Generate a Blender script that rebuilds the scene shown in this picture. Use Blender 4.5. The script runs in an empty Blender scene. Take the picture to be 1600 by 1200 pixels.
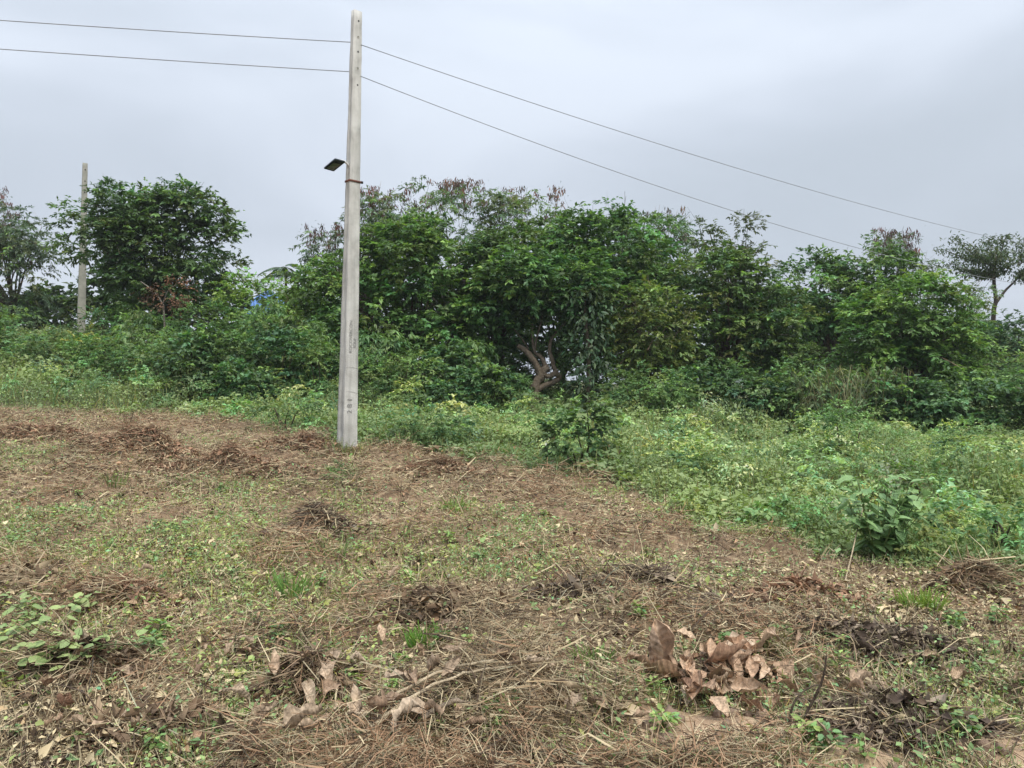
import bpy, math, random
import numpy as np
from mathutils import Matrix, Vector

rng = np.random.default_rng(7)
random.seed(7)
scene = bpy.context.scene
C = scene.collection

# ------------------------------------------------------------------ camera
CAM_Z = 1.6
F = 1200.0                       # focal length in pixels of a 1600 x 1200 frame
cam_d = bpy.data.cameras.new('camera')
cam = bpy.data.objects.new('camera', cam_d)
C.objects.link(cam)
cam.location = (0, 0, CAM_Z)
cam.rotation_euler = (math.radians(90), 0, 0)
cam_d.sensor_width = 36.0
cam_d.lens = 36.0 * F / 1600.0
cam_d.clip_start = 0.05
cam_d.clip_end = 8000
scene.camera = cam

# ------------------------------------------------------------------ sky, sun, exposure
SUN_EL, SUN_AZ = math.radians(58), math.radians(150)     # azimuth clockwise from +Y
world = bpy.data.worlds.new('World')
scene.world = world
world.use_nodes = True
wn, wl = world.node_tree.nodes, world.node_tree.links
wn.clear()
w_out = wn.new('ShaderNodeOutputWorld')
w_bg = wn.new('ShaderNodeBackground')
w_sky = wn.new('ShaderNodeTexSky')
w_sky.sky_type = 'NISHITA'
w_sky.sun_disc = False
w_sky.sun_elevation = SUN_EL
w_sky.sun_rotation = SUN_AZ
w_sky.dust_density = 3.0
w_scale = wn.new('ShaderNodeVectorMath'); w_scale.operation = 'SCALE'
w_scale.inputs['Scale'].default_value = 0.10
wl.new(w_sky.outputs[0], w_scale.inputs[0])
w_tc = wn.new('ShaderNodeTexCoord')
w_map = wn.new('ShaderNodeMapping')
w_map.inputs['Scale'].default_value = (1.0, 1.0, 2.6)
w_map.inputs['Location'].default_value = (0.35, 0.2, 0.55)
w_map.inputs['Rotation'].default_value = (0.0, math.radians(14), 0.0)
wl.new(w_tc.outputs['Generated'], w_map.inputs[0])
w_noise = wn.new('ShaderNodeTexNoise')
w_noise.inputs['Scale'].default_value = 1.9
w_noise.inputs['Detail'].default_value = 5.0
w_noise.inputs['Roughness'].default_value = 0.42
w_noise.inputs['Distortion'].default_value = 0.35
wl.new(w_map.outputs[0], w_noise.inputs['Vector'])
w_ramp = wn.new('ShaderNodeValToRGB')
w_ramp.color_ramp.interpolation = 'B_SPLINE'
e = w_ramp.color_ramp.elements
e[0].position = 0.37; e[0].color = (0.50, 0.56, 0.635, 1)
e[1].position = 0.63; e[1].color = (0.71, 0.775, 0.875, 1)
m_ = e.new(0.5); m_.color = (0.59, 0.65, 0.745, 1)
wl.new(w_noise.outputs['Fac'], w_ramp.inputs[0])
w_mix = wn.new('ShaderNodeMix'); w_mix.data_type = 'RGBA'
w_mix.inputs[0].default_value = 0.94
wl.new(w_scale.outputs[0], w_mix.inputs[6])
wl.new(w_ramp.outputs[0], w_mix.inputs[7])
w_bg.inputs['Strength'].default_value = 0.515
# an overcast sky grows brighter towards the zenith
w_sep = wn.new('ShaderNodeSeparateXYZ'); wl.new(w_tc.outputs['Generated'], w_sep.inputs[0])
w_sq = wn.new('ShaderNodeMath'); w_sq.operation = 'MULTIPLY'
wl.new(w_sep.outputs[2], w_sq.inputs[0]); wl.new(w_sep.outputs[2], w_sq.inputs[1])
w_gr = wn.new('ShaderNodeMath'); w_gr.operation = 'MULTIPLY_ADD'; w_gr.inputs[1].default_value = 2.7; w_gr.inputs[2].default_value = 0.98
w_cu = wn.new('ShaderNodeMath'); w_cu.operation = 'MULTIPLY'
wl.new(w_sq.outputs[0], w_cu.inputs[0]); wl.new(w_sep.outputs[2], w_cu.inputs[1])
wl.new(w_cu.outputs[0], w_gr.inputs[0])
w_gs = wn.new('ShaderNodeVectorMath'); w_gs.operation = 'SCALE'
wl.new(w_mix.outputs[2], w_gs.inputs[0]); wl.new(w_gr.outputs[0], w_gs.inputs['Scale'])
wl.new(w_gs.outputs[0], w_bg.inputs['Color'])
wl.new(w_bg.outputs[0], w_out.inputs[0])

sun_d = bpy.data.lights.new('sun', 'SUN')
sun_d.energy = 1.5
sun_d.angle = math.radians(16)
sun_d.color = (1.0, 0.97, 0.92)
sun = bpy.data.objects.new('sun', sun_d)
C.objects.link(sun)
sdir = Vector((math.sin(SUN_AZ) * math.cos(SUN_EL), math.cos(SUN_AZ) * math.cos(SUN_EL), math.sin(SUN_EL)))
sun.rotation_euler = sdir.to_track_quat('Z', 'Y').to_euler()
sun.location = (10, -10, 30)

vs = scene.view_settings
vs.view_transform = 'Standard'
vs.look = 'None'
vs.exposure = 1.09
vs.gamma = 1.0
vs.use_curve_mapping = False
scene.cycles.max_bounces = 6
scene.cycles.diffuse_bounces = 4
scene.cycles.transmission_bounces = 4
scene.cycles.use_denoising = True

# ------------------------------------------------------------------ noise and terrain
def _hash(ix, iy, seed):
    h = (ix.astype(np.int64) * 374761393 + iy.astype(np.int64) * 668265263 + seed * 982451653) & 0xffffffff
    h = ((h ^ (h >> 13)) * 1274126177) & 0xffffffff
    h = h ^ (h >> 16)
    return (h & 0xffff) / 65535.0

def vnoise(x, y, seed=0):
    x = np.asarray(x, float); y = np.asarray(y, float)
    ix = np.floor(x); iy = np.floor(y)
    fx = x - ix; fy = y - iy
    fx = fx * fx * (3 - 2 * fx); fy = fy * fy * (3 - 2 * fy)
    a = _hash(ix, iy, seed); b = _hash(ix + 1, iy, seed)
    c = _hash(ix, iy + 1, seed); d = _hash(ix + 1, iy + 1, seed)
    return (a * (1 - fx) + b * fx) * (1 - fy) + (c * (1 - fx) + d * fx) * fy

def fbm(x, y, seed=0, octaves=4):
    s = 0.0; a = 0.5; t = 0.0
    for o in range(octaves):
        s = s + a * vnoise(np.asarray(x) * 2 ** o, np.asarray(y) * 2 ** o, seed + o * 17)
        t += a; a *= 0.5
    return s / t

def sstep(a, b, v):
    t = np.clip((np.asarray(v, float) - a) / (b - a), 0, 1)
    return t * t * (3 - 2 * t)

CP = np.array([
    (0, 0, 0), (-3, 3, 0), (3, 3, -0.04), (0, 6, 0), (-5, 7, 0.08), (5, 7, -0.05), (0, 12, 0.06), (4, 10, 0),
    (8, 12, -0.05), (-3, 14, 0.33), (-7, 14, 0.45), (-10, 14, 0.5), (-6, 19, 0.72), (-12, 20, 0.8), (-18, 20, 1.0),
    (-13, 26, 1.6), (-19, 29, 2.8), (-20, 35, 3.4), (-30, 35, 4.0), (-8, 28, 1.3), (-4, 20, 0.6), (0, 20, 0.4),
    (0, 28, 0.75), (6, 20, 0.2), (6, 28, 0.5), (12, 20, 0), (12, 30, 0.2), (20, 20, -0.1), (20, 30, 0),
    (26, 42, 0), (0, 42, 1.2), (12, 42, 0.6), (-10, 42, 2.4), (-14, 8, 0.3), (14, 8, -0.1), (-30, 20, 1.6),
    (30, 24, -0.1), (-6, -4, 0), (6, -4, 0)], float)

def _tps_u(r2):
    return np.where(r2 > 1e-9, 0.5 * r2 * np.log(np.maximum(r2, 1e-9)), 0.0)
_n = len(CP)
_K = _tps_u(((CP[:, None, :2] - CP[None, :, :2]) ** 2).sum(-1)) + np.eye(_n) * 3.0
_P = np.c_[np.ones(_n), CP[:, :2]]
_A = np.zeros((_n + 3, _n + 3)); _A[:_n, :_n] = _K; _A[:_n, _n:] = _P; _A[_n:, :_n] = _P.T
TPS = np.linalg.solve(_A, np.r_[CP[:, 2], 0, 0, 0])

def base_ground(x, y):
    x = np.asarray(x, float); y = np.asarray(y, float)
    sh = x.shape
    x = x.ravel(); y = y.ravel()
    xc = np.clip(x, -45, 45); yc = np.clip(y, -12, 60)
    z = TPS[_n] + TPS[_n + 1] * xc + TPS[_n + 2] * yc
    for k in range(_n):
        z = z + TPS[k] * _tps_u((xc - CP[k, 0]) ** 2 + (yc - CP[k, 1]) ** 2)
    w = sstep(45, 110, np.hypot(x, y - 15))
    return (z * (1 - w) + 1.2 * w).reshape(sh)

# edge between the cleared brown field and the standing green weeds
EDGE = np.array([(-40, 22.5), (-13, 20.3), (-8.5, 19.6), (-5.6, 18.2), (-3.9, 15.6), (-2.2, 14.6), (0.45, 13.0), (1.5, 11.4), (2.1, 9.5), (3.0, 7.4), (3.9, 6.0), (5.5, 5.1), (9, 4.3), (40, 3.8)])
def edge_y(x):
    return np.interp(x, EDGE[:, 0], EDGE[:, 1])
def green_mask(x, y):
    x = np.asarray(x, float); y = np.asarray(y, float)
    wob = 1.6 * (fbm(x * 0.8, y * 0.8, 77, 4) - 0.5)
    return sstep(-0.75, 0.75, y - edge_y(x) + wob * np.clip(y / 10, 0.5, 1.4))

def lumps(x, y):
    x = np.asarray(x, float); y = np.asarray(y, float)
    wx = x + 0.5 * fbm(x * 1.3, y * 1.3, 92, 2); wy = y + 0.5 * fbm(x * 1.3 + 9, y * 1.3, 93, 2)
    return sstep(.50, .70, fbm(wx * 1.7, wy * 1.25, 91, 4)) * (1 - sstep(17, 23, y))

MOUNDS = []        # (x, y, rx, ry, h): earth and heaps that lift the ground sheet

def ground(x, y):
    x = np.asarray(x, float); y = np.asarray(y, float)
    z = base_ground(x, y)
    near = 1 - sstep(16, 30, np.hypot(x, y))
    z = z + near * (0.10 * (fbm(x * 0.9, y * 0.9, 3, 3) - 0.5) + 0.10 * (fbm(x * 2.6, y * 2.6, 9, 4) - 0.5))
    z = z + .10 * lumps(x, y) * (1 - green_mask(x, y))
    z = z + near * .035 * (fbm(x * 9, y * 9, 13, 2) - .5)
    for (mx, my, rx, ry, h) in MOUNDS:
        r2 = ((x - mx) / rx) ** 2 + ((y - my) / ry) ** 2
        z = z + h * np.exp(-1.6 * r2)
    return z

def g1(x, y):
    return float(ground(np.array([x]), np.array([y]))[0])

def at(px, py, Y):
    """a point Y metres ahead of the camera, from its place in the photograph"""
    return np.array([(px - 800) / F * Y, Y, CAM_Z - (py - 600) / F * Y])

def hit(px, py, fn=base_ground):
    """where a sight line meets the ground"""
    Y = np.linspace(2.0, 60, 6000)
    z = CAM_Z - (py - 600) / F * Y
    g = fn((px - 800) / F * Y, Y)
    k = np.argmax(z <= g)
    if not (z <= g).any():
        k = len(Y) - 1
    return np.array([(px - 800) / F * Y[k], Y[k], g[k]])

# ------------------------------------------------------------------ materials
def new_mat(name):
    m = bpy.data.materials.new(name)
    m.use_nodes = True
    return m, m.node_tree.nodes, m.node_tree.links, m.node_tree.nodes['Principled BSDF']

def attr_mat(name, rough=0.55, spec=0.35, transl=0.3, noise_scale=0.0):
    m, n, l, b = new_mat(name)
    a = n.new('ShaderNodeAttribute'); a.attribute_name = 'Col'
    b.inputs['Roughness'].default_value = rough
    b.inputs['Specular IOR Level'].default_value = spec
    src = a.outputs['Color']
    if noise_scale:
        tc = n.new('ShaderNodeTexCoord')
        no = n.new('ShaderNodeTexNoise'); no.inputs['Scale'].default_value = noise_scale; no.inputs['Detail'].default_value = 3
        l.new(tc.outputs['Object'], no.inputs['Vector'])
        r = n.new('ShaderNodeMapRange'); r.inputs[1].default_value = 0.3; r.inputs[2].default_value = 0.7
        r.inputs[3].default_value = 0.65; r.inputs[4].default_value = 1.3
        l.new(no.outputs['Fac'], r.inputs[0])
        mu = n.new('ShaderNodeVectorMath'); mu.operation = 'SCALE'
        l.new(src, mu.inputs[0]); l.new(r.outputs[0], mu.inputs['Scale'])
        src = mu.outputs[0]
    l.new(src, b.inputs['Base Color'])
    if transl > 0:
        t = n.new('ShaderNodeBsdfTranslucent')
        g = n.new('ShaderNodeMix'); g.data_type = 'RGBA'; g.blend_type = 'MULTIPLY'; g.inputs[0].default_value = 1
        g.inputs[7].default_value = (1.15, 1.25, 0.55, 1)
        l.new(src, g.inputs[6]); l.new(g.outputs[2], t.inputs['Color'])
        mx = n.new('ShaderNodeMixShader'); mx.inputs[0].default_value = transl
        l.new(b.outputs[0], mx.inputs[1]); l.new(t.outputs[0], mx.inputs[2])
        l.new(mx.outputs[0], n['Material Output'].inputs['Surface'])
    return m

M_LEAF = attr_mat('green_leaves', 0.5, 0.35, 0.30)
M_WEED = attr_mat('weed_leaves', 0.6, 0.25, 0.28)
M_DRY = attr_mat('dry_stems', 0.85, 0.12, 0.0)
M_BARK = attr_mat('bark', 0.9, 0.1, 0.0, noise_scale=14.0)
bark_n, bark_l = M_BARK.node_tree.nodes, M_BARK.node_tree.links
_tc = bark_n.new('ShaderNodeTexCoord'); _mp = bark_n.new('ShaderNodeMapping'); _mp.inputs['Scale'].default_value = (30, 30, 9); bark_l.new(_tc.outputs['Object'], _mp.inputs[0])
_no = bark_n.new('ShaderNodeTexNoise'); _no.inputs['Scale'].default_value = 1.0; _no.inputs['Detail'].default_value = 5; bark_l.new(_mp.outputs[0], _no.inputs['Vector'])
_bp = bark_n.new('ShaderNodeBump'); _bp.inputs['Strength'].default_value = 1.0; _bp.inputs['Distance'].default_value = 0.05; bark_l.new(_no.outputs['Fac'], _bp.inputs['Height'])
bark_l.new(_bp.outputs[0], bark_n['Principled BSDF'].inputs['Normal'])

def ramp_mat(name, cols, scale, rough=0.9, bump=0.0, detail=6, coord='Object', bscale=None):
    m, n, l, b = new_mat(name)
    tc = n.new('ShaderNodeTexCoord')
    no = n.new('ShaderNodeTexNoise'); no.inputs['Scale'].default_value = scale; no.inputs['Detail'].default_value = detail
    no.inputs['Roughness'].default_value = 0.62
    l.new(tc.outputs[coord], no.inputs['Vector'])
    r = n.new('ShaderNodeValToRGB')
    el = r.color_ramp.elements
    el[0].position = 0.28; el[0].color = (*cols[0], 1)
    el[1].position = 0.74; el[1].color = (*cols[-1], 1)
    for k, c in enumerate(cols[1:-1]):
        q = el.new(0.28 + 0.46 * (k + 1) / (len(cols) - 1)); q.color = (*c, 1)
    l.new(no.outputs['Fac'], r.inputs[0])
    l.new(r.outputs[0], b.inputs['Base Color'])
    b.inputs['Roughness'].default_value = rough
    b.inputs['Specular IOR Level'].default_value = 0.2
    if bump:
        n2 = n.new('ShaderNodeTexNoise'); n2.inputs['Scale'].default_value = bscale or scale * 6; n2.inputs['Detail'].default_value = 5
        l.new(tc.outputs[coord], n2.inputs['Vector'])
        bp = n.new('ShaderNodeBump'); bp.inputs['Strength'].default_value = bump; bp.inputs['Distance'].default_value = 0.02
        l.new(n2.outputs['Fac'], bp.inputs['Height']); l.new(bp.outputs[0], b.inputs['Normal'])
    return m

# ground: dry brown earth with tan bare soil where the attribute "soil" says so
M_GROUND, n, l, b = new_mat('earth')
tc = n.new('ShaderNodeTexCoord')
def noise_node(scale, detail=6, rough=0.6):
    q = n.new('ShaderNodeTexNoise'); q.inputs['Scale'].default_value = scale; q.inputs['Detail'].default_value = detail
    q.inputs['Roughness'].default_value = rough
    l.new(tc.outputs['Object'], q.inputs['Vector']); return q
def ramp_node(src, stops):
    r = n.new('ShaderNodeValToRGB'); el = r.color_ramp.elements
    el[0].position, el[0].color = stops[0][0], (*stops[0][1], 1)
    el[1].position, el[1].color = stops[-1][0], (*stops[-1][1], 1)
    for p, c in stops[1:-1]:
        q = el.new(p); q.color = (*c, 1)
    l.new(src, r.inputs[0]); return r
r1 = ramp_node(noise_node(9.0, 8, 0.7).outputs['Fac'], [(0.30, (0.085, 0.056, 0.036)), (0.5, (0.22, 0.15, 0.092)), (0.72, (0.38, 0.275, 0.17))])
r2 = ramp_node(noise_node(6.0, 8, 0.65).outputs['Fac'], [(0.32, (0.34, 0.23, 0.145)), (0.55, (0.47, 0.33, 0.21)), (0.75, (0.56, 0.41, 0.27))])
at_s = n.new('ShaderNodeAttribute'); at_s.attribute_name = 'Col'
sep = n.new('ShaderNodeSeparateColor'); l.new(at_s.outputs['Color'], sep.inputs[0])
mxg = n.new('ShaderNodeMix'); mxg.data_type = 'RGBA'
l.new(sep.outputs[0], mxg.inputs[0]); l.new(r1.outputs[0], mxg.inputs[6]); l.new(r2.outputs[0], mxg.inputs[7])
r3 = ramp_node(noise_node(5.0, 6, 0.6).outputs['Fac'], [(0.3, (0.06, 0.07, 0.03)), (0.7, (0.12, 0.13, 0.058))])
mxh = n.new('ShaderNodeMix'); mxh.data_type = 'RGBA'
l.new(sep.outputs[1], mxh.inputs[0]); l.new(mxg.outputs[2], mxh.inputs[6]); l.new(r3.outputs[0], mxh.inputs[7])
l.new(mxh.outputs[2], b.inputs['Base Color'])
b.inputs['Roughness'].default_value = 0.95; b.inputs['Specular IOR Level'].default_value = 0.1
bp = n.new('ShaderNodeBump'); bp.inputs['Strength'].default_value = 0.8; bp.inputs['Distance'].default_value = 0.03
l.new(noise_node(26.0, 8, 0.7).outputs['Fac'], bp.inputs['Height']); l.new(bp.outputs[0], b.inputs['Normal'])

M_CONC = ramp_mat('pole_concrete', [(0.37, 0.355, 0.315), (0.51, 0.495, 0.45), (0.59, 0.575, 0.53)], 3.0, 0.9, 0.35, bscale=45)
n, l = M_CONC.node_tree.nodes, M_CONC.node_tree.links     # rain streaks down the shaft
b = n['Principled BSDF']; src = b.inputs['Base Color'].links[0].from_socket
tc = n.new('ShaderNodeTexCoord'); mp = n.new('ShaderNodeMapping'); mp.inputs['Scale'].default_value = (9, 9, 0.8)
l.new(tc.outputs['Object'], mp.inputs[0])
no = n.new('ShaderNodeTexNoise'); no.inputs['Scale'].default_value = 1.0; no.inputs['Detail'].default_value = 6; l.new(mp.outputs[0], no.inputs['Vector'])
mr = n.new('ShaderNodeMapRange'); mr.inputs[1].default_value = .35; mr.inputs[2].default_value = .65; mr.inputs[3].default_value = .76; mr.inputs[4].default_value = 1.1
l.new(no.outputs['Fac'], mr.inputs[0])
sc = n.new('ShaderNodeVectorMath'); sc.operation = 'SCALE'; l.new(src, sc.inputs[0]); l.new(mr.outputs[0], sc.inputs['Scale']); l.new(sc.outputs[0], b.inputs['Base Color'])
M_CONC2 = ramp_mat('mossy_concrete', [(0.20, 0.20, 0.165), (0.30, 0.29, 0.24), (0.38, 0.36, 0.31)], 3.0, 0.9, 0.35, bscale=45)
M_PRINT = ramp_mat('faded_black_paint', [(0.16, 0.155, 0.145), (0.40, 0.39, 0.36)], 30.0, 0.9)
M_HOLE = ramp_mat('dark_hole', [(0.012, 0.012, 0.012), (0.03, 0.028, 0.026)], 20.0, 0.95)
M_RUST = ramp_mat('rusty_steel', [(0.09, 0.04, 0.03), (0.20, 0.085, 0.055)], 25.0, 0.8)
M_LAMP = ramp_mat('dark_lamp_casing', [(0.018, 0.023, 0.03), (0.035, 0.042, 0.05)], 8.0, 0.45)
M_LENS = ramp_mat('lamp_lens', [(0.10, 0.12, 0.10), (0.16, 0.17, 0.14)], 18.0, 0.3)
M_ARM = ramp_mat('pale_lamp_arm', [(0.50, 0.48, 0.45), (0.62, 0.60, 0.57)], 18.0, 0.5)
M_CABLE = ramp_mat('aluminium_cable', [(0.20, 0.205, 0.21), (0.32, 0.325, 0.33)], 2.0, 0.6)
M_STONE = ramp_mat('brown_stone', [(0.15, 0.10, 0.07), (0.27, 0.19, 0.13)], 9.0, 0.95, 0.5)
M_WALL = ramp_mat('house_plaster', [(0.42, 0.38, 0.32), (0.55, 0.50, 0.43)], 1.0, 0.9)
M_BLUE = ramp_mat('blue_roof_sheet', [(0.06, 0.14, 0.33), (0.09, 0.19, 0.42)], 1.5, 0.5)
M_GLASS = ramp_mat('dark_window', [(0.02, 0.025, 0.03), (0.05, 0.055, 0.06)], 1.0, 0.15)

# leaf materials for leaves built one by one
def blade_mat(name, cols, vein, rough, transl, spec=0.3, blot=None):
    m, n, l, b = new_mat(name)
    oi = n.new('ShaderNodeObjectInfo')
    r = n.new('ShaderNodeValToRGB'); el = r.color_ramp.elements
    el[0].color = (*cols[0], 1); el[1].color = (*cols[-1], 1)
    for k, c in enumerate(cols[1:-1]):
        q = el.new((k + 1) / (len(cols) - 1)); q.color = (*c, 1)
    l.new(oi.outputs['Random'], r.inputs[0])
    tc = n.new('ShaderNodeTexCoord')
    sx = n.new('ShaderNodeSeparateXYZ'); l.new(tc.outputs['Object'], sx.inputs[0])
    ab = n.new('ShaderNodeMath'); ab.operation = 'ABSOLUTE'; l.new(sx.outputs[0], ab.inputs[0])
    mm = n.new('ShaderNodeMath'); mm.operation = 'MULTIPLY_ADD'; mm.inputs[1].default_value = -0.7
    l.new(ab.outputs[0], mm.inputs[0]); l.new(sx.outputs[1], mm.inputs[2])
    si = n.new('ShaderNodeMath'); si.operation = 'MULTIPLY'; si.inputs[1].default_value = 62.0; l.new(mm.outputs[0], si.inputs[0])
    sn = n.new('ShaderNodeMath'); sn.operation = 'SINE'; l.new(si.outputs[0], sn.inputs[0])
    mr = n.new('ShaderNodeMapRange'); mr.inputs[1].default_value = 0.75; mr.inputs[2].default_value = 1.0
    mr.inputs[3].default_value = 0.0; mr.inputs[4].default_value = 0.22; l.new(sn.outputs[0], mr.inputs[0])
    mid = n.new('ShaderNodeMapRange'); mid.inputs[1].default_value = 0.008; mid.inputs[2].default_value = 0.025
    mid.inputs[3].default_value = 0.6; mid.inputs[4].default_value = 0.0; l.new(ab.outputs[0], mid.inputs[0])
    mxv = n.new('ShaderNodeMath'); mxv.operation = 'MAXIMUM'; l.new(mr.outputs[0], mxv.inputs[0]); l.new(mid.outputs[0], mxv.inputs[1])
    mc = n.new('ShaderNodeMix'); mc.data_type = 'RGBA'; mc.inputs[7].default_value = (*vein, 1)
    l.new(mxv.outputs[0], mc.inputs[0]); l.new(r.outputs[0], mc.inputs[6])
    src = mc.outputs[2]
    no = n.new('ShaderNodeTexNoise'); no.inputs['Scale'].default_value = 7.0; no.inputs['Detail'].default_value = 8; no.inputs['Roughness'].default_value = 0.7
    va = n.new('ShaderNodeVectorMath'); va.operation = 'ADD'
    l.new(tc.outputs['Object'], va.inputs[0]); l.new(oi.outputs['Location'], va.inputs[1]); l.new(va.outputs[0], no.inputs['Vector'])
    rg = n.new('ShaderNodeMapRange'); rg.inputs[1].default_value = 0.35; rg.inputs[2].default_value = 0.68
    rg.inputs[3].default_value = 1.2; rg.inputs[4].default_value = 0.32 if blot else 0.85
    l.new(no.outputs['Fac'], rg.inputs[0])
    sc = n.new('ShaderNodeVectorMath'); sc.operation = 'SCALE'; l.new(src, sc.inputs[0]); l.new(rg.outputs[0], sc.inputs['Scale'])
    src = sc.outputs[0]
    l.new(src, b.inputs['Base Color'])
    b.inputs['Roughness'].default_value = rough; b.inputs['Specular IOR Level'].default_value = spec
    bpn = n.new('ShaderNodeBump'); bpn.inputs['Strength'].default_value = 0.25; bpn.inputs['Distance'].default_value = 0.008
    l.new(sn.outputs[0], bpn.inputs['Height']); l.new(bpn.outputs[0], b.inputs['Normal'])
    t = n.new('ShaderNodeBsdfTranslucent'); l.new(src, t.inputs['Color'])
    ms = n.new('ShaderNodeMixShader'); ms.inputs[0].default_value = transl
    l.new(b.outputs[0], ms.inputs[1]); l.new(t.outputs[0], ms.inputs[2]); l.new(ms.outputs[0], n['Material Output'].inputs['Surface'])
    return m

M_DEAD = blade_mat('dead_leaf_brown', [(0.27, 0.145, 0.09), (0.54, 0.36, 0.23), (0.66, 0.48, 0.32), (0.46, 0.28, 0.17), (0.70, 0.54, 0.38)], (0.64, 0.47, 0.32), 0.75, 0.12, 0.2, True)
M_DEADPALE = blade_mat('dead_leaf_grey_tan', [(0.36, 0.24, 0.155), (0.52, 0.39, 0.265), (0.22, 0.14, 0.09), (0.60, 0.47, 0.33), (0.42, 0.28, 0.18)], (0.50, 0.37, 0.25), 0.75, 0.1, 0.2, True)
M_BROAD = blade_mat('broad_green_leaf', [(0.13, 0.235, 0.08), (0.18, 0.305, 0.105), (0.25, 0.38, 0.14), (0.15, 0.27, 0.095)], (0.26, 0.37, 0.17), 0.45, 0.25, 0.4)
M_VINE = blade_mat('pale_vine_leaf', [(0.17, 0.25, 0.085), (0.26, 0.35, 0.12), (0.37, 0.44, 0.16), (0.20, 0.28, 0.105), (0.31, 0.37, 0.14)], (0.34, 0.42, 0.18), 0.5, 0.22, 0.4)
M_BRIGHT = blade_mat('fresh_green_leaf', [(0.22, 0.36, 0.06), (0.30, 0.45, 0.08)], (0.26, 0.36, 0.10), 0.45, 0.4, 0.4)

# ------------------------------------------------------------------ mesh helpers
class Acc:
    """collects triangles with one colour per vertex; build() links them as one mesh object"""
    def __init__(self):
        self.v = []; self.t = []; self.c = []; self.n = 0
    def add(self, v, t, c):
        v = np.asarray(v, np.float32).reshape(-1, 3); t = np.asarray(t, np.int64).reshape(-1, 3)
        c = np.asarray(c, np.float32)
        if c.ndim == 1:
            c = np.tile(c[None], (len(v), 1))
        self.v.append(v); self.t.append(t + self.n); self.c.append(c); self.n += len(v)
    def build(self, name, mat, parent=None, origin=(0, 0, 0), smooth=False):
        me = bpy.data.meshes.new(name)
        v = np.concatenate(self.v) - np.asarray(origin, np.float32)
        t = np.concatenate(self.t).astype(np.int32); c = np.concatenate(self.c)
        me.vertices.add(len(v)); me.vertices.foreach_set('co', v.astype(np.float32).ravel())
        me.loops.add(t.size); me.loops.foreach_set('vertex_index', t.ravel())
        me.polygons.add(len(t)); me.polygons.foreach_set('loop_start', np.arange(0, t.size, 3, dtype=np.int32))
        me.update(calc_edges=True)
        ca = me.color_attributes.new('Col', 'FLOAT_COLOR', 'POINT')
        ca.data.foreach_set('color', np.c_[c, np.ones(len(c), np.float32)].astype(np.float32).ravel())
        if smooth:
            me.polygons.foreach_set('use_smooth', np.ones(len(t), bool))
        me.materials.append(mat)
        o = bpy.data.objects.new(name, me)
        C.objects.link(o)
        if parent is not None:
            o.parent = parent
        else:
            o.location = origin
        return o

def tag(o, label=None, cat=None, group=None, kind=None):
    if label: o['label'] = label
    if cat: o['category'] = cat
    if group: o['group'] = group
    if kind: o['kind'] = kind
    return o

def empty(name, loc, label, cat, group=None):
    o = bpy.data.objects.new(name, None); C.objects.link(o)
    o.location = tuple(float(q) for q in loc); o.empty_display_size = 0.1
    return tag(o, label, cat, group)

def copy_tree(o, parent=None):
    c = o.copy(); C.objects.link(c)
    if parent is not None: c.parent = parent
    for ch in o.children: copy_tree(ch, c)
    return c

def norm(a):
    return a / np.maximum(np.linalg.norm(a, axis=-1, keepdims=True), 1e-9)

def leaves(acc, P, d, up, L, W, col, fold=0.12, droop=0.1, six=False):
    """N folded leaf blades: P base, d direction, up a rough normal"""
    N = len(P)
    if N == 0: return
    d = norm(d); s = norm(np.cross(d, up)); nn = np.cross(s, d)
    L = np.broadcast_to(np.asarray(L, float), (N,))[:, None]; W = np.broadcast_to(np.asarray(W, float), (N,))[:, None]
    tip = P + d * L - nn * L * droop
    if not six:
        a = P + d * L * 0.45 + s * W * 0.5 + nn * W * fold
        b_ = P + d * L * 0.45 - s * W * 0.5 + nn * W * fold
        v = np.stack([P, a, tip, b_], 1)
        t = np.array([[0, 1, 2], [0, 2, 3]])
        k = 4
    else:
        a1 = P + d * L * 0.28 + s * W * 0.46 + nn * W * fold; a2 = P + d * L * 0.66 + s * W * 0.42 + nn * (W * fold - L * droop * 0.4)
        b1 = P + d * L * 0.28 - s * W * 0.46 + nn * W * fold; b2 = P + d * L * 0.66 - s * W * 0.42 + nn * (W * fold - L * droop * 0.4)
        v = np.stack([P, a1, a2, tip, b2, b1], 1)
        t = np.array([[0, 1, 2], [0, 2, 3], [0, 3, 4], [0, 4, 5]])
        k = 6
    tt = (np.arange(N)[:, None, None] * k + t[None]).reshape(-1, 3)
    acc.add(v.reshape(-1, 3), tt, np.repeat(col, k, 0))

def strips(acc, P, d, L, W, col, bend=0.0, segs=2):
    """N thin stems: triangular-section slivers would be costly, so each is a bent ribbon set on edge at random"""
    N = len(P)
    if N == 0: return
    d = norm(d)
    r = norm(rng.normal(size=(N, 3)))
    s = norm(np.cross(d, r)); nn = np.cross(s, d)
    L = np.broadcast_to(np.asarray(L, float), (N,))[:, None]; W = np.broadcast_to(np.asarray(W, float), (N,))[:, None]
    bend = np.broadcast_to(np.asarray(bend, float), (N,))[:, None]
    vs_ = []
    for k in range(segs + 1):
        t = k / segs
        c = P + d * L * t + nn * L * bend * (t * (1 - t) * 4)
        w = W * (1 - 0.45 * t)
        vs_ += [c - s * w * 0.5, c + s * w * 0.5]
    v = np.stack(vs_, 1)
    t = []
    for k in range(segs):
        a = 2 * k
        t += [[a, a + 1, a + 3], [a, a + 3, a + 2]]
    m = 2 * (segs + 1)
    tt = (np.arange(N)[:, None, None] * m + np.array(t)[None]).reshape(-1, 3)
    acc.add(v.reshape(-1, 3), tt, np.repeat(col, m, 0))

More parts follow.
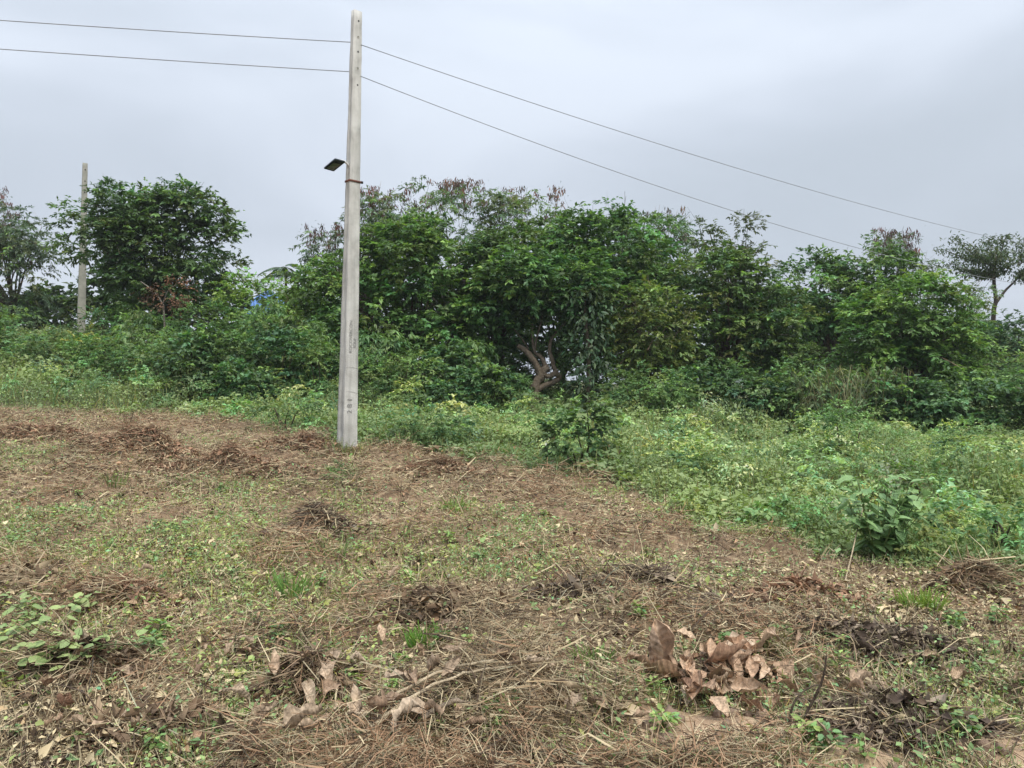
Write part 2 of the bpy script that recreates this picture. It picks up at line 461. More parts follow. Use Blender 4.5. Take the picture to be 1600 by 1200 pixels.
def tube(acc, pts, rad, col, sides=7, cap=True, wob=0.0):
    pts = np.asarray(pts, float); n_ = len(pts)
    rad = np.broadcast_to(np.asarray(rad, float), (n_,))
    tan = norm(np.gradient(pts, axis=0))
    ref = np.array([0.31, 0.9, 0.17]) if abs(tan[0] @ np.array([0.31, 0.9, 0.17])) < 0.85 else np.array([1.0, 0.1, 0.1])
    a = np.arange(sides) * 2 * math.pi / sides
    vv = []
    for i in range(n_):
        s = norm(np.cross(tan[i], ref)); u = np.cross(s, tan[i])
        rr = rad[i] * (1 + wob * rng.normal(size=sides))
        vv.append(pts[i] + (np.cos(a) * rr)[:, None] * s + (np.sin(a) * rr)[:, None] * u)
    v = np.concatenate(vv); t = []
    for i in range(n_ - 1):
        for k in range(sides):
            p, q = i * sides + k, i * sides + (k + 1) % sides
            t += [[p, q, q + sides], [p, q + sides, p + sides]]
    if cap:
        for e_ in (0, n_ - 1):
            v = np.r_[v, pts[e_][None]]
            ci = len(v) - 1
            for k in range(sides):
                t.append([ci, e_ * sides + k, e_ * sides + (k + 1) % sides])
    acc.add(v, t, np.asarray(col, float))

def smooth_path(pts, k=4):
    pts = np.asarray(pts, float)
    p = np.vstack([2 * pts[0] - pts[1], pts, 2 * pts[-1] - pts[-2]])
    out = []
    for i in range(1, len(p) - 2):
        for t in np.linspace(0, 1, k, endpoint=False):
            a, b_, c, d = p[i - 1], p[i], p[i + 1], p[i + 2]
            out.append(0.5 * (2 * b_ + (c - a) * t + (2 * a - 5 * b_ + 4 * c - d) * t ** 2 + (3 * b_ - a - 3 * c + d) * t ** 3))
    out.append(pts[-1])
    return np.array(out)

def jitter(base, N, val=0.22, hue=0.12):
    base = np.asarray(base, float)
    c = np.tile(base, (N, 1)) * np.exp(rng.normal(0, val, (N, 1)))
    k = rng.normal(0, hue, N)
    c[:, 0] *= np.exp(k); c[:, 2] *= np.exp(-0.6 * k)
    return np.clip(c, 0.004, 0.7)

# ------------------------------------------------------------------ heaps: placed first, because they lift the ground
PILES = [   # px, py of the foot, half width px, height px, colour key, label
    (195, 715, 95, 44, 'red', 'reddish brown brush heap with green weed under it near the weedy slope'),
    (345, 745, 130, 34, 'red', 'long low reddish brown brush heap ending in loose pale stalks'),
    (60, 690, 90, 26, 'red', 'low brown brush heap against the foot of the weedy slope'),
    (470, 712, 80, 28, 'red', 'reddish brown cut brush heap beside the concrete pole'),
    (480, 850, 68, 44, 'dark', 'dark blackish brown brush heap below the lamp pole'),
    (190, 962, 92, 44, 'red', 'rusty brown straw heap behind the broad leaved vine'),
    (40, 930, 80, 30, 'tan', 'pale straw heap of cut grass beside the rusty heap'),
    (690, 975, 100, 44, 'brown', 'grey brown straw heap behind the brown stone'),
    (895, 940, 80, 26, 'dark', 'low blackish burnt brush heap'),
    (1010, 925, 70, 34, 'dark', 'dark wiry twig heap with dry leaves in front'),
    (1265, 950, 110, 44, 'red', 'loose reddish brown straw heap near the edge of the green weeds'),
    (1145, 1000, 60, 42, 'dark', 'small dark twig heap behind the heap of large dead leaves'),
    (1390, 1035, 150, 54, 'dark', 'long dark grey brown twig heap on the bare slope'),
    (470, 1095, 85, 60, 'brown', 'brown straw heap mixed with pale dead leaves'),
    (830, 1165, 150, 56, 'tan', 'broad heap of tan straw and stalks beside the bare soil mound'),
    (1420, 1170, 170, 60, 'dark', 'dark wiry heap of cut stems beside the bare soil patches'),
    (90, 1080, 120, 60, 'brown', 'brown stem heap under the broad leaved vine'),
    (260, 1165, 150, 40, 'brown', 'low dark brown litter heap at the bare field edge'),
    (690, 745, 80, 28, 'red', 'reddish brown cut stems along the green weed edge'),
    (1540, 930, 60, 30, 'brown', 'brown twig heap tucked under the green weed edge'),
    (1120, 1095, 110, 40, 'brown', 'twiggy base of the heap of large dead leaves'),
]
PILE_W = []
for (px, py, hw, hp, key, lab) in PILES:
    p = hit(px, py)
    sc = p[1] / F
    rx = hw * sc * 1.05; h = hp * sc; ry = max(0.45 * rx, h * 1.2)
    cy = p[1] + ry * 0.6
    PILE_W.append((p[0], cy, rx, ry, h, key, lab))
    MOUNDS.append((p[0], cy, rx * 0.75, ry * 0.75, h * 0.42))
SOIL = [(1095, 1158, 125, 40, 0.05), (1335, 1075, 65, 34, 0.08), (1330, 1190, 120, 40, 0.05), (1575, 1185, 80, 46, 0.08), (1190, 1180, 70, 36, 0.04)]
SOIL_W = []
for (px, py, hw, hp, h) in SOIL:
    p = hit(px, py); sc = p[1] / F
    rx = hw * sc; ry = max(0.25, hp * sc * p[1] / CAM_Z * 0.6)
    SOIL_W.append((p[0], p[1], rx, ry)); MOUNDS.append((p[0], p[1], rx, ry, h))

def soil_mask(x, y):
    m = np.zeros(np.shape(x))
    for (sx, sy, rx, ry) in SOIL_W:
        wob = 0.5 * (fbm(np.asarray(x) * 5, np.asarray(y) * 5, 41, 3) - 0.5)
        m = np.maximum(m, 1 - sstep(0.55, 1.1, np.sqrt(((x - sx) / rx) ** 2 + ((y - sy) / ry) ** 2) + wob))
    return m

# ------------------------------------------------------------------ ground sheet
def axis(fine0, fine1, step, lim0, lim1, grow=1.16):
    a = list(np.arange(fine0, fine1, step)); s = step; q = a[-1]
    while q < lim1:
        s *= grow; q += s; a.append(q)
    s = step; q = fine0; pre = []
    while q > lim0:
        s *= grow; q -= s; pre.append(q)
    return np.array(pre[::-1] + a)
gx = axis(-5.5, 5.5, 0.07, -2000, 2000); gy = axis(2.4, 12, 0.07, -60, 2000)
GX, GY = np.meshgrid(gx, gy)
GZ = ground(GX, GY)
nx, ny = len(gx), len(gy)
idx = (np.arange(ny - 1)[:, None] * nx + np.arange(nx - 1)[None]).ravel()
tris = np.concatenate([np.c_[idx, idx + 1, idx + nx + 1], np.c_[idx, idx + nx + 1, idx + nx]])
acc = Acc()
acc.add(np.c_[GX.ravel(), GY.ravel(), GZ.ravel()], tris, np.c_[soil_mask(GX, GY).ravel(), green_mask(GX, GY).ravel(), np.zeros(nx * ny)])
tag(acc.build('ground', M_GROUND, smooth=True), kind='structure')

# ------------------------------------------------------------------ poles
def pole_mesh(H, w0, w1, d0, d1, rec0, web):
    """a tapered pole with a channel down each side, slightly chipped edges"""
    zs = np.linspace(-0.4, H, 60); vv = []
    for z in zs:
        t = max(0, z) / H
        w = (w0 + (w1 - w0) * t) / 2; d = (d0 + (d1 - d0) * t) / 2
        r = rec0 * (1 - 0.75 * t); fl = d * (1 - web)
        c = 0.006
        prof = [(-w + c, -d), (w - c, -d), (w, -d + c), (w, -d + fl), (w - r, -d + fl + r), (w - r, d - fl - r), (w, d - fl), (w, d), (-w, d), (-w, d - fl), (-w + r, d - fl - r), (-w + r, -d + fl + r), (-w, -d + fl), (-w, -d + c)]
        for (x, y) in prof:
            j = rng.normal(0, 0.0022, 2)
            vv.append((x + j[0], y + j[1], z))
    m = 14; t = []
    for i in range(len(zs) - 1):
        for k in range(m):
            p, q = i * m + k, i * m + (k + 1) % m
            t += [[p, q, q + m], [p, q + m, p + m]]
    v = np.array(vv)
    v = np.r_[v, [[0, 0, H + 0.004]]]; ci = len(v) - 1; o = (len(zs) - 1) * m
    for k in range(m): t.append([ci, o + k, o + (k + 1) % m])
    return v, t

def simple_part(name, v, t, mat, parent):
    a = Acc(); a.add(v, t, (1, 1, 1)); return a.build(name, mat, parent)

def box_vt(cx, cy, cz, sx, sy, sz):
    v = np.array([(cx + a * sx / 2, cy + b_ * sy / 2, cz + c * sz / 2) for a in (-1, 1) for b_ in (-1, 1) for c in (-1, 1)])
    t = [[0, 1, 3], [0, 3, 2], [4, 6, 7], [4, 7, 5], [0, 4, 5], [0, 5, 1], [2, 3, 7], [2, 7, 6], [0, 2, 6], [0, 6, 4], [1, 5, 7], [1, 7, 3]]
    return v, t

def text_part(body, size, loc, mat, parent, rot):
    cu = bpy.data.curves.new('stencilled_text', 'FONT'); cu.body = body; cu.size = size; cu.extrude = 0.0005
    cu.align_x = 'LEFT'; cu.align_y = 'CENTER'
    cu.materials.append(mat)
    tmp = bpy.data.objects.new('stencilled_text', cu); C.objects.link(tmp)
    me = bpy.data.meshes.new_from_object(tmp.evaluated_get(bpy.context.evaluated_depsgraph_get()))
    bpy.data.objects.remove(tmp); bpy.data.curves.remove(cu)
    me.materials.clear(); me.materials.append(mat)
    o = bpy.data.objects.new('stencilled_text', me); C.objects.link(o); o.parent = parent; o['kind'] = 'stuff'
    o.location = loc; o.rotation_euler = rot
    return o

PB = hit(541, 707); PD = PB[1]
POLE_Y = 14.0
PB = at(542, 707, POLE_Y); PB[2] = g1(PB[0], POLE_Y) - 0.02
PT = at(557.5, 18, POLE_Y)
POLE_H = float(np.linalg.norm(PT - PB))
ROTZ = math.radians(42)
pole = empty('utility_pole', PB, 'tall tapered grey concrete utility pole with a lamp, standing in the cleared field', 'pole', 'concrete poles')
lean = math.atan2(PT[0] - PB[0], POLE_H)
pole.rotation_euler = (Matrix.Rotation(lean, 4, 'Y') @ Matrix.Rotation(ROTZ, 4, 'Z')).to_euler()
W0, W1, D0, D1 = 0.285, 0.165, 0.25, 0.10
v, t = pole_mesh(POLE_H, W0, W1, D0, D1, 0.028, 0.45)
simple_part('shaft', v, t, M_CONC, pole)
def face_y(z):
    return -(D0 + (D1 - D0) * z / POLE_H) / 2
for (py, kind) in ((34, 0), (59, 1), (82, 0), (108, 1), (134, 0)):
    z = POLE_H * (707 - py) / 689.0
    a = Acc(); ang = np.arange(10) * 2 * math.pi / 10
    r = 0.016 if kind == 0 else 0.02
    v = np.r_[np.c_[0.012 + r * np.cos(ang), np.full(10, face_y(z) - 0.004), z + r * np.sin(ang)], [[0.012, face_y(z) - 0.004, z]]]
    v = np.r_[v, v[:10] + [0, 0.03, 0]]
    t = [[10, k, (k + 1) % 10] for k in range(10)] + [[k, (k + 1) % 10, 11 + (k + 1) % 10] for k in range(10)] + [[k, 11 + (k + 1) % 10, 11 + k] for k in range(10)]
    simple_part('bolt_hole', v, t, M_HOLE if kind == 0 else M_CONC2, pole)
for py in (574, 612, 696):
    z = POLE_H * (707 - py) / 689.0
    w = (W0 + (W1 - W0) * z / POLE_H) / 2 - 0.006
    a = Acc(); xs = np.linspace(-w, w, 9)
    pts = np.c_[xs, np.full(9, face_y(z) - 0.001), z + 0.012 * np.sin(xs * 18 + py)]
    tube(a, pts, 0.0035, (1, 1, 1), 5)
    a.build('binding_wire', M_PRINT, pole)
def text_on_pole(body, size, px_off, py):
    z = POLE_H * (707 - py) / 689.0
    text_part(body, size, (px_off, face_y(z) - 0.006, z), M_PRINT, pole, (math.radians(90), math.radians(-90), 0))
text_on_pole('ROCOVERCON', 0.085, -0.035, 551)
text_on_pole('SOUF', 0.075, 0.05, 543)
text_on_pole('2 8 1', 0.14, -0.03, 645)

P2B = at(126, 520, 34.0); P2B[2] = g1(P2B[0], 34.0) - 0.05
P2T = at(133, 255, 34.0)
H2 = float(P2T[2] - P2B[2])
pole2 = empty('utility_pole', P2B, 'slim bare concrete utility pole half hidden by the broad tree on the slope', 'pole', 'concrete poles')
pole2.rotation_euler = (Matrix.Rotation(math.atan2(P2T[0] - P2B[0], H2), 4, 'Y') @ Matrix.Rotation(math.radians(38), 4, 'Z')).to_euler()
v, t = pole_mesh(H2, 0.33, 0.19, 0.26, 0.12, 0.028, 0.45)
simple_part('shaft', v, t, M_CONC2, pole2)
for k in range(3):
    z = H2 - 0.3 - 0.5 * k
    v, t = box_vt(0.0, -0.07, z, 0.04, 0.03, 0.04); simple_part('bolt_hole', v, t, M_HOLE, pole2)

# lamp on the first pole
def pole_axis(py):
    t_ = (707 - py) / 689.0
    return PB + (PT - PB) * t_
LA = pole_axis(262)
lamp = empty('street_lamp', LA, 'dark flat solar street lamp head on a short arm fixed to the concrete pole', 'lamp')
# head: a thin slab tilted, built in pole-local axes: x left, y towards the camera
cA, cB, cD = at(505, 263, POLE_Y + 0.02), at(523, 248, POLE_Y - 0.28), at(522, 266.5, POLE_Y + 0.14)
hc = (cB + cD) / 2 - LA
ex = norm(cB - cA); ey = cD - cA; ey = norm(ey - ex * (ey @ ex)); ez = norm(np.cross(ex, ey))
if ez[2] < 0: ez = -ez
LX, LY = float(np.linalg.norm(cB - cA)), float(np.linalg.norm(cD - cA))
def slab(c, lx, ly, lz):
    # bevelled slab along the axes ex, ey, ez
    pr = [(-.5, -.44), (-.46, -.5), (.46, -.5), (.5, -.44), (.5, .44), (.46, .5), (-.46, .5), (-.5, .44)]
    v = np.array([c + ex * a * lx + ey * b_ * ly + ez * s * lz for s, f in ((-.5, 1), (.25, 1), (.5, .9)) for a, b_ in [(f * q[0], f * q[1]) for q in pr]])
    v = np.r_[v, [c - ez * lz * .5], [c + ez * lz * .5]]
    t = []
    for i in range(2):
        for k in range(8):
            p, q = i * 8 + k, i * 8 + (k + 1) % 8; t += [[p, q, q + 8], [p, q + 8, p + 8]]
    for k in range(8): t += [[24, k, (k + 1) % 8], [25, 16 + k, 16 + (k + 1) % 8]]
    return v, t
v, t = slab(hc, LX, LY, 0.026); head = simple_part('lamp_head', v, t, M_LAMP, lamp)
v, t = slab(hc - ez * 0.019 - ex * 0.03, LX * .62, LY * .68, 0.008); simple_part('lens', v, t, M_LENS, head)
v, t = slab(hc + ez * 0.02, LX * .85, LY * .8, 0.008); simple_part('solar_panel', v, t, M_HOLE, head)
a = Acc(); tube(a, smooth_path([at(531, 251, POLE_Y - 0.16) - LA, at(537, 252, POLE_Y - 0.12) - LA, at(542.5, 256, POLE_Y - 0.07) - LA, at(548, 264, POLE_Y - 0.02) - LA]), 0.021, (1, 1, 1), 8)
a.build('arm', M_ARM, lamp)
zc = POLE_H * (707 - 284) / 689.0
w = (W0 + (W1 - W0) * zc / POLE_H) / 2 + 0.012; d = (D0 + (D1 - D0) * zc / POLE_H) / 2 + 0.012
band = Acc()
prof = np.array([(-w, -d), (w, -d), (w, d), (-w, d)])
inn = prof * 0.93
vv = np.r_[np.c_[prof, np.full(4, -0.018)], np.c_[prof, np.full(4, 0.018)], np.c_[inn, np.full(4, 0.018)], np.c_[inn, np.full(4, -0.018)]]
t = []
for i in range(4):
    for k in range(4):
        p, q = i * 4 + k, i * 4 + (k + 1) % 4; p2, q2 = ((i + 1) % 4) * 4 + k, ((i + 1) % 4) * 4 + (k + 1) % 4
        t += [[p, q, q2], [p, q2, p2]]
Rm = np.array(pole.rotation_euler.to_matrix())
bc = pole_axis(284) - LA
band.add(vv @ Rm.T + bc, t, (1, 1, 1)); bo = band.build('clamp_band', M_RUST, lamp)
v, t = box_vt(w + 0.02, -d + 0.02, 0.004, 0.05, 0.03, 0.04)
simple_part('clamp_bolt', v @ Rm.T + bc, t, M_HOLE, bo)

# cables
def cable(A, B, sag, label, n_=70):
    t_ = np.linspace(0, 1, n_)[:, None]
    p = np.asarray(A) + (np.asarray(B) - np.asarray(A)) * t_
    p[:, 2] -= 4 * sag * (t_ * (1 - t_))[:, 0]
    a = Acc(); tube(a, p - p[0], 0.0075, (1, 1, 1), 5)
    o = a.build('power_cable', M_CABLE); o.location = tuple(p[0])
    tag(o, label, 'cable', 'power cables')
L1 = pole_axis(66) + [-0.07, 0, 0]; L2 = pole_axis(112) + [-0.075, 0, 0]
R1 = pole_axis(70) + [0.09, 0, 0]; R2 = pole_axis(119) + [0.095, 0, 0]
cable(L1, (-29.9, 8.0, 7.75), 0.26, 'upper thin cable from the lamp pole past the slim pole side')
cable(L2, (-29.9, 8.0, 7.25), 0.18, 'lower thin cable from the lamp pole past the slim pole side')
cable(R1, (38, 40, 7.4), 1.0, 'upper sagging cable from the lamp pole over the wood')
cable(R2, (38, 40, 6.6), 1.75, 'lower sagging cable from the lamp pole over the wood into the umbrella tree')

# ------------------------------------------------------------------ trees
def crown_leaves(acc, lobes, n_clump, clump_r, sprays, per, L, W, col, young=0.12, young_col=(0.21, 0.34, 0.08), droop=0.25, shell=0.55, zlow=-0.55, spray_len=0.38, flat=0.6, six=False, tint=0.25, spread=0.9):
    lobes = [(np.asarray(c, float), np.asarray(r, float)) for c, r in lobes]
    wts = np.array([np.prod(r) ** (2 / 3) for _, r in lobes]); wts /= wts.sum()
    which = rng.choice(len(lobes), n_clump, p=wts)
    LC = np.array([c for c, _ in lobes])[which]; LR = np.array([r for _, r in lobes])[which]
    z = rng.uniform(zlow, 1, n_clump); th = rng.uniform(0, 2 * math.pi, n_clump)
    far = (np.sin(th) > 0.3) & (rng.random(n_clump) < 0.8)        # fewer clumps on the side no view reaches
    th[far] = -th[far]
    q = np.sqrt(1 - z ** 2); u = np.c_[q * np.cos(th), q * np.sin(th), z]
    rr = rng.uniform(shell, 1.03, n_clump)[:, None] ** 0.8
    cc = LC + u * rr * LR
    cr = clump_r * np.exp(rng.normal(0, 0.25, n_clump))
    ctint = np.exp(rng.normal(0, tint, n_clump)); chue = rng.normal(0, 0.13, n_clump)
    # sprays
    N = n_clump * sprays
    ci = np.repeat(np.arange(n_clump), sprays)
    off = norm(rng.normal(size=(N, 3))); off[:, 2] = np.abs(off[:, 2]) * rng.choice([1, 1, 1, -0.6], N)
    off = off * (rng.uniform(0.2, 1, (N, 1)) ** 0.6)
    so = cc[ci] + off * cr[ci][:, None] * np.array([1, 1, flat])
    out = norm(u[ci] * 0.55 + off * spread + rng.normal(0, 0.35, (N, 3)))
    out[:, 2] *= 0.6; out = norm(out)
    # leaves along each spray
    Mx = N * per
    si = np.repeat(np.arange(N), per)
    tt = rng.uniform(0, 1, Mx)
    sl = spray_len * np.exp(rng.normal(0, 0.25, N))
    P = so[si] + out[si] * (tt * sl[si])[:, None]
    P[:, 2] -= droop * sl[si] * tt ** 2
    side = norm(np.cross(out[si], np.array([0, 0, 1.0])))
    sg = rng.choice([-1, 1], Mx)[:, None]
    d = out[si] * rng.uniform(0.2, 1, (Mx, 1)) + side * sg * rng.uniform(0.3, 1, (Mx, 1)) + rng.normal(0, 0.22, (Mx, 3))
    d[:, 2] -= droop * rng.uniform(0.2, 1.6, Mx)
    up = np.array([0, 0, 1.0]) + rng.normal(0, 0.38, (Mx, 3)) + u[ci][si] * 0.25
    c = jitter(col, Mx, 0.17, 0.07) * ctint[ci][si][:, None]
    hx = chue[ci][si]; c[:, 0] *= np.exp(hx); c[:, 2] *= np.exp(-hx * 0.5)
    if young > 0:
        isy = (rng.random(N) < young)[si] & (tt > 0.35) & (off[si, 2] > 0)
        c[isy] = jitter(young_col, isy.sum(), 0.18, 0.08)
    s_ = np.exp(rng.normal(0, 0.22, Mx))
    leaves(acc, P, d, up, L * s_, W * s_, np.clip(c, 0.004, 0.6), 0.12, 0.14, six)
    return cc

def limbs(acc, base, fork, targets, r0, col, n_=24, mid_drop=0.35):
    base = np.asarray(base, float); fork = np.asarray(fork, float)
    m = base + (fork - base) * 0.5 + rng.normal(0, 0.12, 3) * [1, 1, 0]
    tube(acc, smooth_path([base - [0, 0, 0.3], base, m, fork], 3), np.linspace(r0 * 1.25, r0 * 0.8, 10), col, 8, wob=0.05)
    k = min(n_, len(targets))
    for i in rng.choice(len(targets), k, replace=False):
        T = targets[i]
        t0 = rng.uniform(0.55, 1.0)
        s = base + (fork - base) * t0
        m1 = s + (T - s) * 0.45 + rng.normal(0, 0.18, 3); m1[2] += 0.15 * np.linalg.norm(T - s)
        tube(acc, smooth_path([s, m1, T], 3), np.linspace(r0 * 0.42, r0 * 0.09, 7), col, 5, cap=False)

BARK = (0.13, 0.10, 0.075)
DK = (0.042, 0.080, 0.028)
MD = (0.055, 0.105, 0.033)
LT = (0.085, 0.145, 0.040)
GY_ = (0.060, 0.095, 0.048)

def tree(name, label, cx, Y, x0, x1, y0, y1, lobes_px=None, style='broad', col=DK, n_clump=75, clump_r=0.55, sprays=11, per=13, L=0.17, W=0.075, young=0.1, group='trees of the wood', depth=None, base=None, trunk_r=0.13, **kw):
    """crown box x0..x1, y0..y1 as it spans in the photograph, standing Y metres ahead"""
    s = Y / F
    bx_ = (cx - 800) * s
    gz = g1(bx_, Y)
    root = empty(name, (bx_, Y, gz), label, 'tree', group)
    lobes = []
    for (a0, a1, b0, b1) in (lobes_px or [(x0, x1, y0, y1)]):
        c = at((a0 + a1) / 2, (b0 + b1) / 2, Y); rx = (a1 - a0) / 2 * s; rz = (b1 - b0) / 2 * s
        ry = depth if depth else max(0.55 * rx, min(rx, 2.2))
        lobes.append((c, (rx * 0.93, ry, rz * 0.93)))
    ac = Acc()
    if style == 'broad':
        kw.setdefault('zlow', -0.95); cc = crown_leaves(ac, lobes, int(n_clump * 1.08), clump_r, sprays, per, L * .95, W * 1.05, np.asarray(col) * [2.0, 1.85, 1.7], young * 1.4, **kw)
    elif style == 'feather':
        kw.setdefault('zlow', -0.8); cc = crown_leaves(ac, lobes, int(n_clump * 1.15), clump_r, sprays, per, 0.18, 0.05, np.asarray(col) * [2.0, 1.85, 1.8], young, droop=0.5, spray_len=0.45, **kw)
    ac.build('crown', M_LEAF, root, (bx_, Y, gz))
    at_ = Acc()
    top = np.mean([c for c, _ in lobes], 0)
    fork = np.array([bx_ + (top[0] - bx_) * 0.3, Y, gz + max(0.8, (top[2] - gz) * 0.42)])
    limbs(at_, np.array([bx_, Y, gz]), fork, cc, trunk_r, BARK, 26)
    kk = rng.integers(0, len(cc), 70)                 # bare twigs poking out of the foliage
    tw_ = Acc()
    strips(tw_, cc[kk], norm(cc[kk] - top) + rng.normal(0, .5, (70, 3)) + [0, 0, .3], rng.uniform(.4, 1.0, 70), .02, jitter((0.20, 0.17, 0.13), 70, .3), rng.normal(0, .12, 70), 3)
    tw_.build('twigs', M_BARK, root, (bx_, Y, gz))['kind'] = 'stuff'
    at_.build('trunk', M_BARK, root, (bx_, Y, gz), smooth=True)
    return root, lobes, cc

def pods(root, boxes, Y, n_, label=None, col=(0.085, 0.045, 0.04)):
    """bunches of hanging seed pods and bare twigs over the top of a crown"""
    a = Acc(); b_ = np.array(root.location)
    for (x0, x1, y0, y1) in boxes:
        k = n_
        # bunch centres over the upper outline
        px = rng.uniform(x0, x1, k); py = y0 + (y1 - y0) * rng.random(k) ** 1.2
        Yk = Y + rng.normal(0, 0.7, k)
        cen = np.c_[(px - 800) / F * Yk, Yk, CAM_Z - (py - 600) / F * Yk]
        per = 12
        si = np.repeat(np.arange(k), per)
        P = cen[si] + rng.normal(0, 0.07, (k * per, 3))
        d = np.tile([0, 0, -1.0], (k * per, 1)) + rng.normal(0, 0.33, (k * per, 3))
        cb = jitter(col, k, 0.35, 0.12)[si] * np.exp(rng.normal(0, 0.15, (k * per, 1)))
        leaves(a, P, d, rng.normal(size=(k * per, 3)), rng.uniform(0.16, 0.28, k * per), 0.05, cb * [1.5, 1.25, 1.3], 0.05, 0.0)
        Q = cen + np.c_[rng.normal(0, 0.25, k), rng.normal(0, 0.2, k), -rng.uniform(0.5, 1.1, k)]
        strips(a, Q, cen + [0, 0, 0.05] - Q, np.linalg.norm(cen - Q, axis=1) * 1.05, 0.018, jitter((0.10, 0.08, 0.06), k), 0.08)
        # feathery leaf sprigs among the pods
        m = k * 10
        P = cen[rng.integers(0, k, m)] + rng.normal(0, 0.16, (m, 3)) - [0, 0, 0.18]
        leaves(a, P, rng.normal(size=(m, 3)) * [1, 1, 0.5] - [0, 0, 0.4], np.array([0, 0, 1.0]) + rng.normal(0, 0.4, (m, 3)), 0.15, 0.035, jitter((0.07, 0.105, 0.05), m), 0.1, 0.1)
    a.build('seed_pods', M_LEAF, root, b_)['kind'] = 'stuff'

# left group
t_, _, _ = tree('thorny_tree', 'feathery dull green tree left of the slim concrete pole', 20, 36, -90, 98, 335, 530, [(-90, 98, 345, 540), (10, 90, 335, 430)], 'feather', (0.050, 0.078, 0.040), 85, 0.6, 11, 18, depth=2.0)
pods(t_, [(-40, 70, 330, 420)], 36, 18, col=(0.07, 0.05, 0.045))
t_, _, _ = tree('pod_tree', 'purple brown podded tree showing above the feathery tree on the slope', -15, 40, -90, 40, 300, 440, None, 'feather', (0.055, 0.075, 0.045), 30, 0.6, 8, 12, depth=1.6)
pods(t_, [(-60, 25, 292, 360)], 40, 45, col=(0.09, 0.055, 0.05))
tree('broad_tree', 'broad rounded dark green tree in front of the slim concrete pole', 250, 31, 95, 385, 292, 520,
     [(150, 378, 300, 480), (92, 240, 322, 420), (165, 350, 400, 525), (270, 388, 335, 460), (140, 300, 288, 400), (200, 366, 292, 400), (165, 300, 330, 470)], 'broad', (0.042, 0.078, 0.030), 265, 0.48, 12, 13, 0.17, 0.075, 0.12, depth=2.0, young_col=(0.17, 0.29, 0.08), tint=0.2)
tree('young_tree', 'light green young tree in the gap beside the broad rounded tree', 400, 29.5, 335, 465, 430, 560, None, 'broad', LT, 40, 0.5, 10, 12, 0.15, 0.06, 0.15, depth=1.5, trunk_r=0.06)
tree('young_tree', 'thin yellowish green young tree below the blue roof', 470, 29, 425, 530, 440, 560, None, 'broad', (0.07, 0.125, 0.035), 36, 0.5, 10, 12, 0.16, 0.065, 0.15, depth=1.3, trunk_r=0.05)

# central mass
t_, _, _ = tree('pod_tree', 'sparse tree hung with purple brown pods right behind the lamp pole', 555, 34, 480, 640, 310, 460, [(560, 650, 300, 420), (485, 600, 350, 470)], 'feather', (0.06, 0.09, 0.045), 60, 0.6, 8, 13, depth=1.6)
pods(t_, [(560, 640, 288, 370), (478, 560, 350, 420), (560, 650, 330, 400)], 34, 46)
t_, _, _ = tree('pod_tree', 'tallest podded tree crowning the middle of the wood', 720, 33.5, 560, 900, 296, 430, [(600, 790, 290, 420), (720, 890, 296, 430), (560, 700, 330, 440)], 'feather', (0.068, 0.105, 0.047), 105, 0.6, 11, 17, depth=1.8)
pods(t_, [(640, 760, 280, 330), (770, 880, 292, 350), (690, 740, 280, 315)], 33.5, 34, col=(0.10, 0.065, 0.052))
t_, _, _ = tree('pod_tree', 'feathery tree with a few brown pods right of the tallest crown', 1000, 33, 880, 1080, 325, 470, [(890, 1010, 335, 470), (960, 1080, 330, 470)], 'feather', (0.058, 0.10, 0.045), 75, 0.6, 10, 15, depth=1.7)
pods(t_, [(945, 1070, 325, 370)], 33, 18, col=(0.08, 0.07, 0.055))
tree('wood_tree', 'dense glossy dark green tree just right of the lamp pole', 650, 27.5, 480, 770, 345, 585,
     [(560, 740, 345, 500), (500, 650, 420, 560), (600, 770, 420, 580), (480, 580, 400, 520), (570, 690, 350, 430)], 'broad', MD, 165, 0.5, 12, 13, 0.18, 0.085, 0.12, depth=2.0)
tree('wood_tree', 'dense tree with bright leaf tips left of the twisted trunk', 780, 28.5, 690, 880, 345, 580,
     [(700, 880, 350, 500), (690, 820, 440, 580)], 'broad', DK, 95, 0.5, 12, 13, 0.17, 0.08, 0.12, depth=1.7, young_col=(0.13, 0.22, 0.04))
tree('wood_tree', 'tall full dark green tree above the vine clad stem', 930, 29, 820, 1080, 318, 560,
     [(860, 1060, 322, 480), (830, 960, 330, 440), (900, 1080, 400, 560), (840, 960, 380, 520)], 'broad', (0.05, 0.10, 0.032), 150, 0.5, 12, 13, 0.17, 0.08, 0.13, depth=1.9)
tree('wood_tree', 'olive green bushy tree right of the vine clad stem', 1015, 26.5, 950, 1085, 435, 600, None, 'broad', (0.078, 0.115, 0.036), 62, 0.45, 11, 12, 0.15, 0.065, 0.08, depth=1.3, young_col=(0.2, 0.26, 0.05), trunk_r=0.07)
tree('open_tree', 'open crowned dark tree with spreading boughs against the sky', 1130, 37, 1065, 1205, 338, 470,
     [(1070, 1120, 345, 400), (1110, 1185, 338, 375), (1100, 1170, 375, 440), (1150, 1205, 385, 440), (1070, 1150, 400, 470)], 'broad', (0.048, 0.070, 0.034), 46, 0.38, 9, 10, 0.19, 0.07, 0.0, depth=1.2)
tree('wood_tree', 'dark olive tree in front of the open crowned tree', 1130, 28, 1035, 1240, 385, 610,
     [(1040, 1190, 390, 520), (1060, 1230, 440, 610), (1140, 1250, 420, 590)], 'broad', (0.05, 0.088, 0.032), 140, 0.5, 12, 13, 0.16, 0.075, 0.1, depth=1.7)
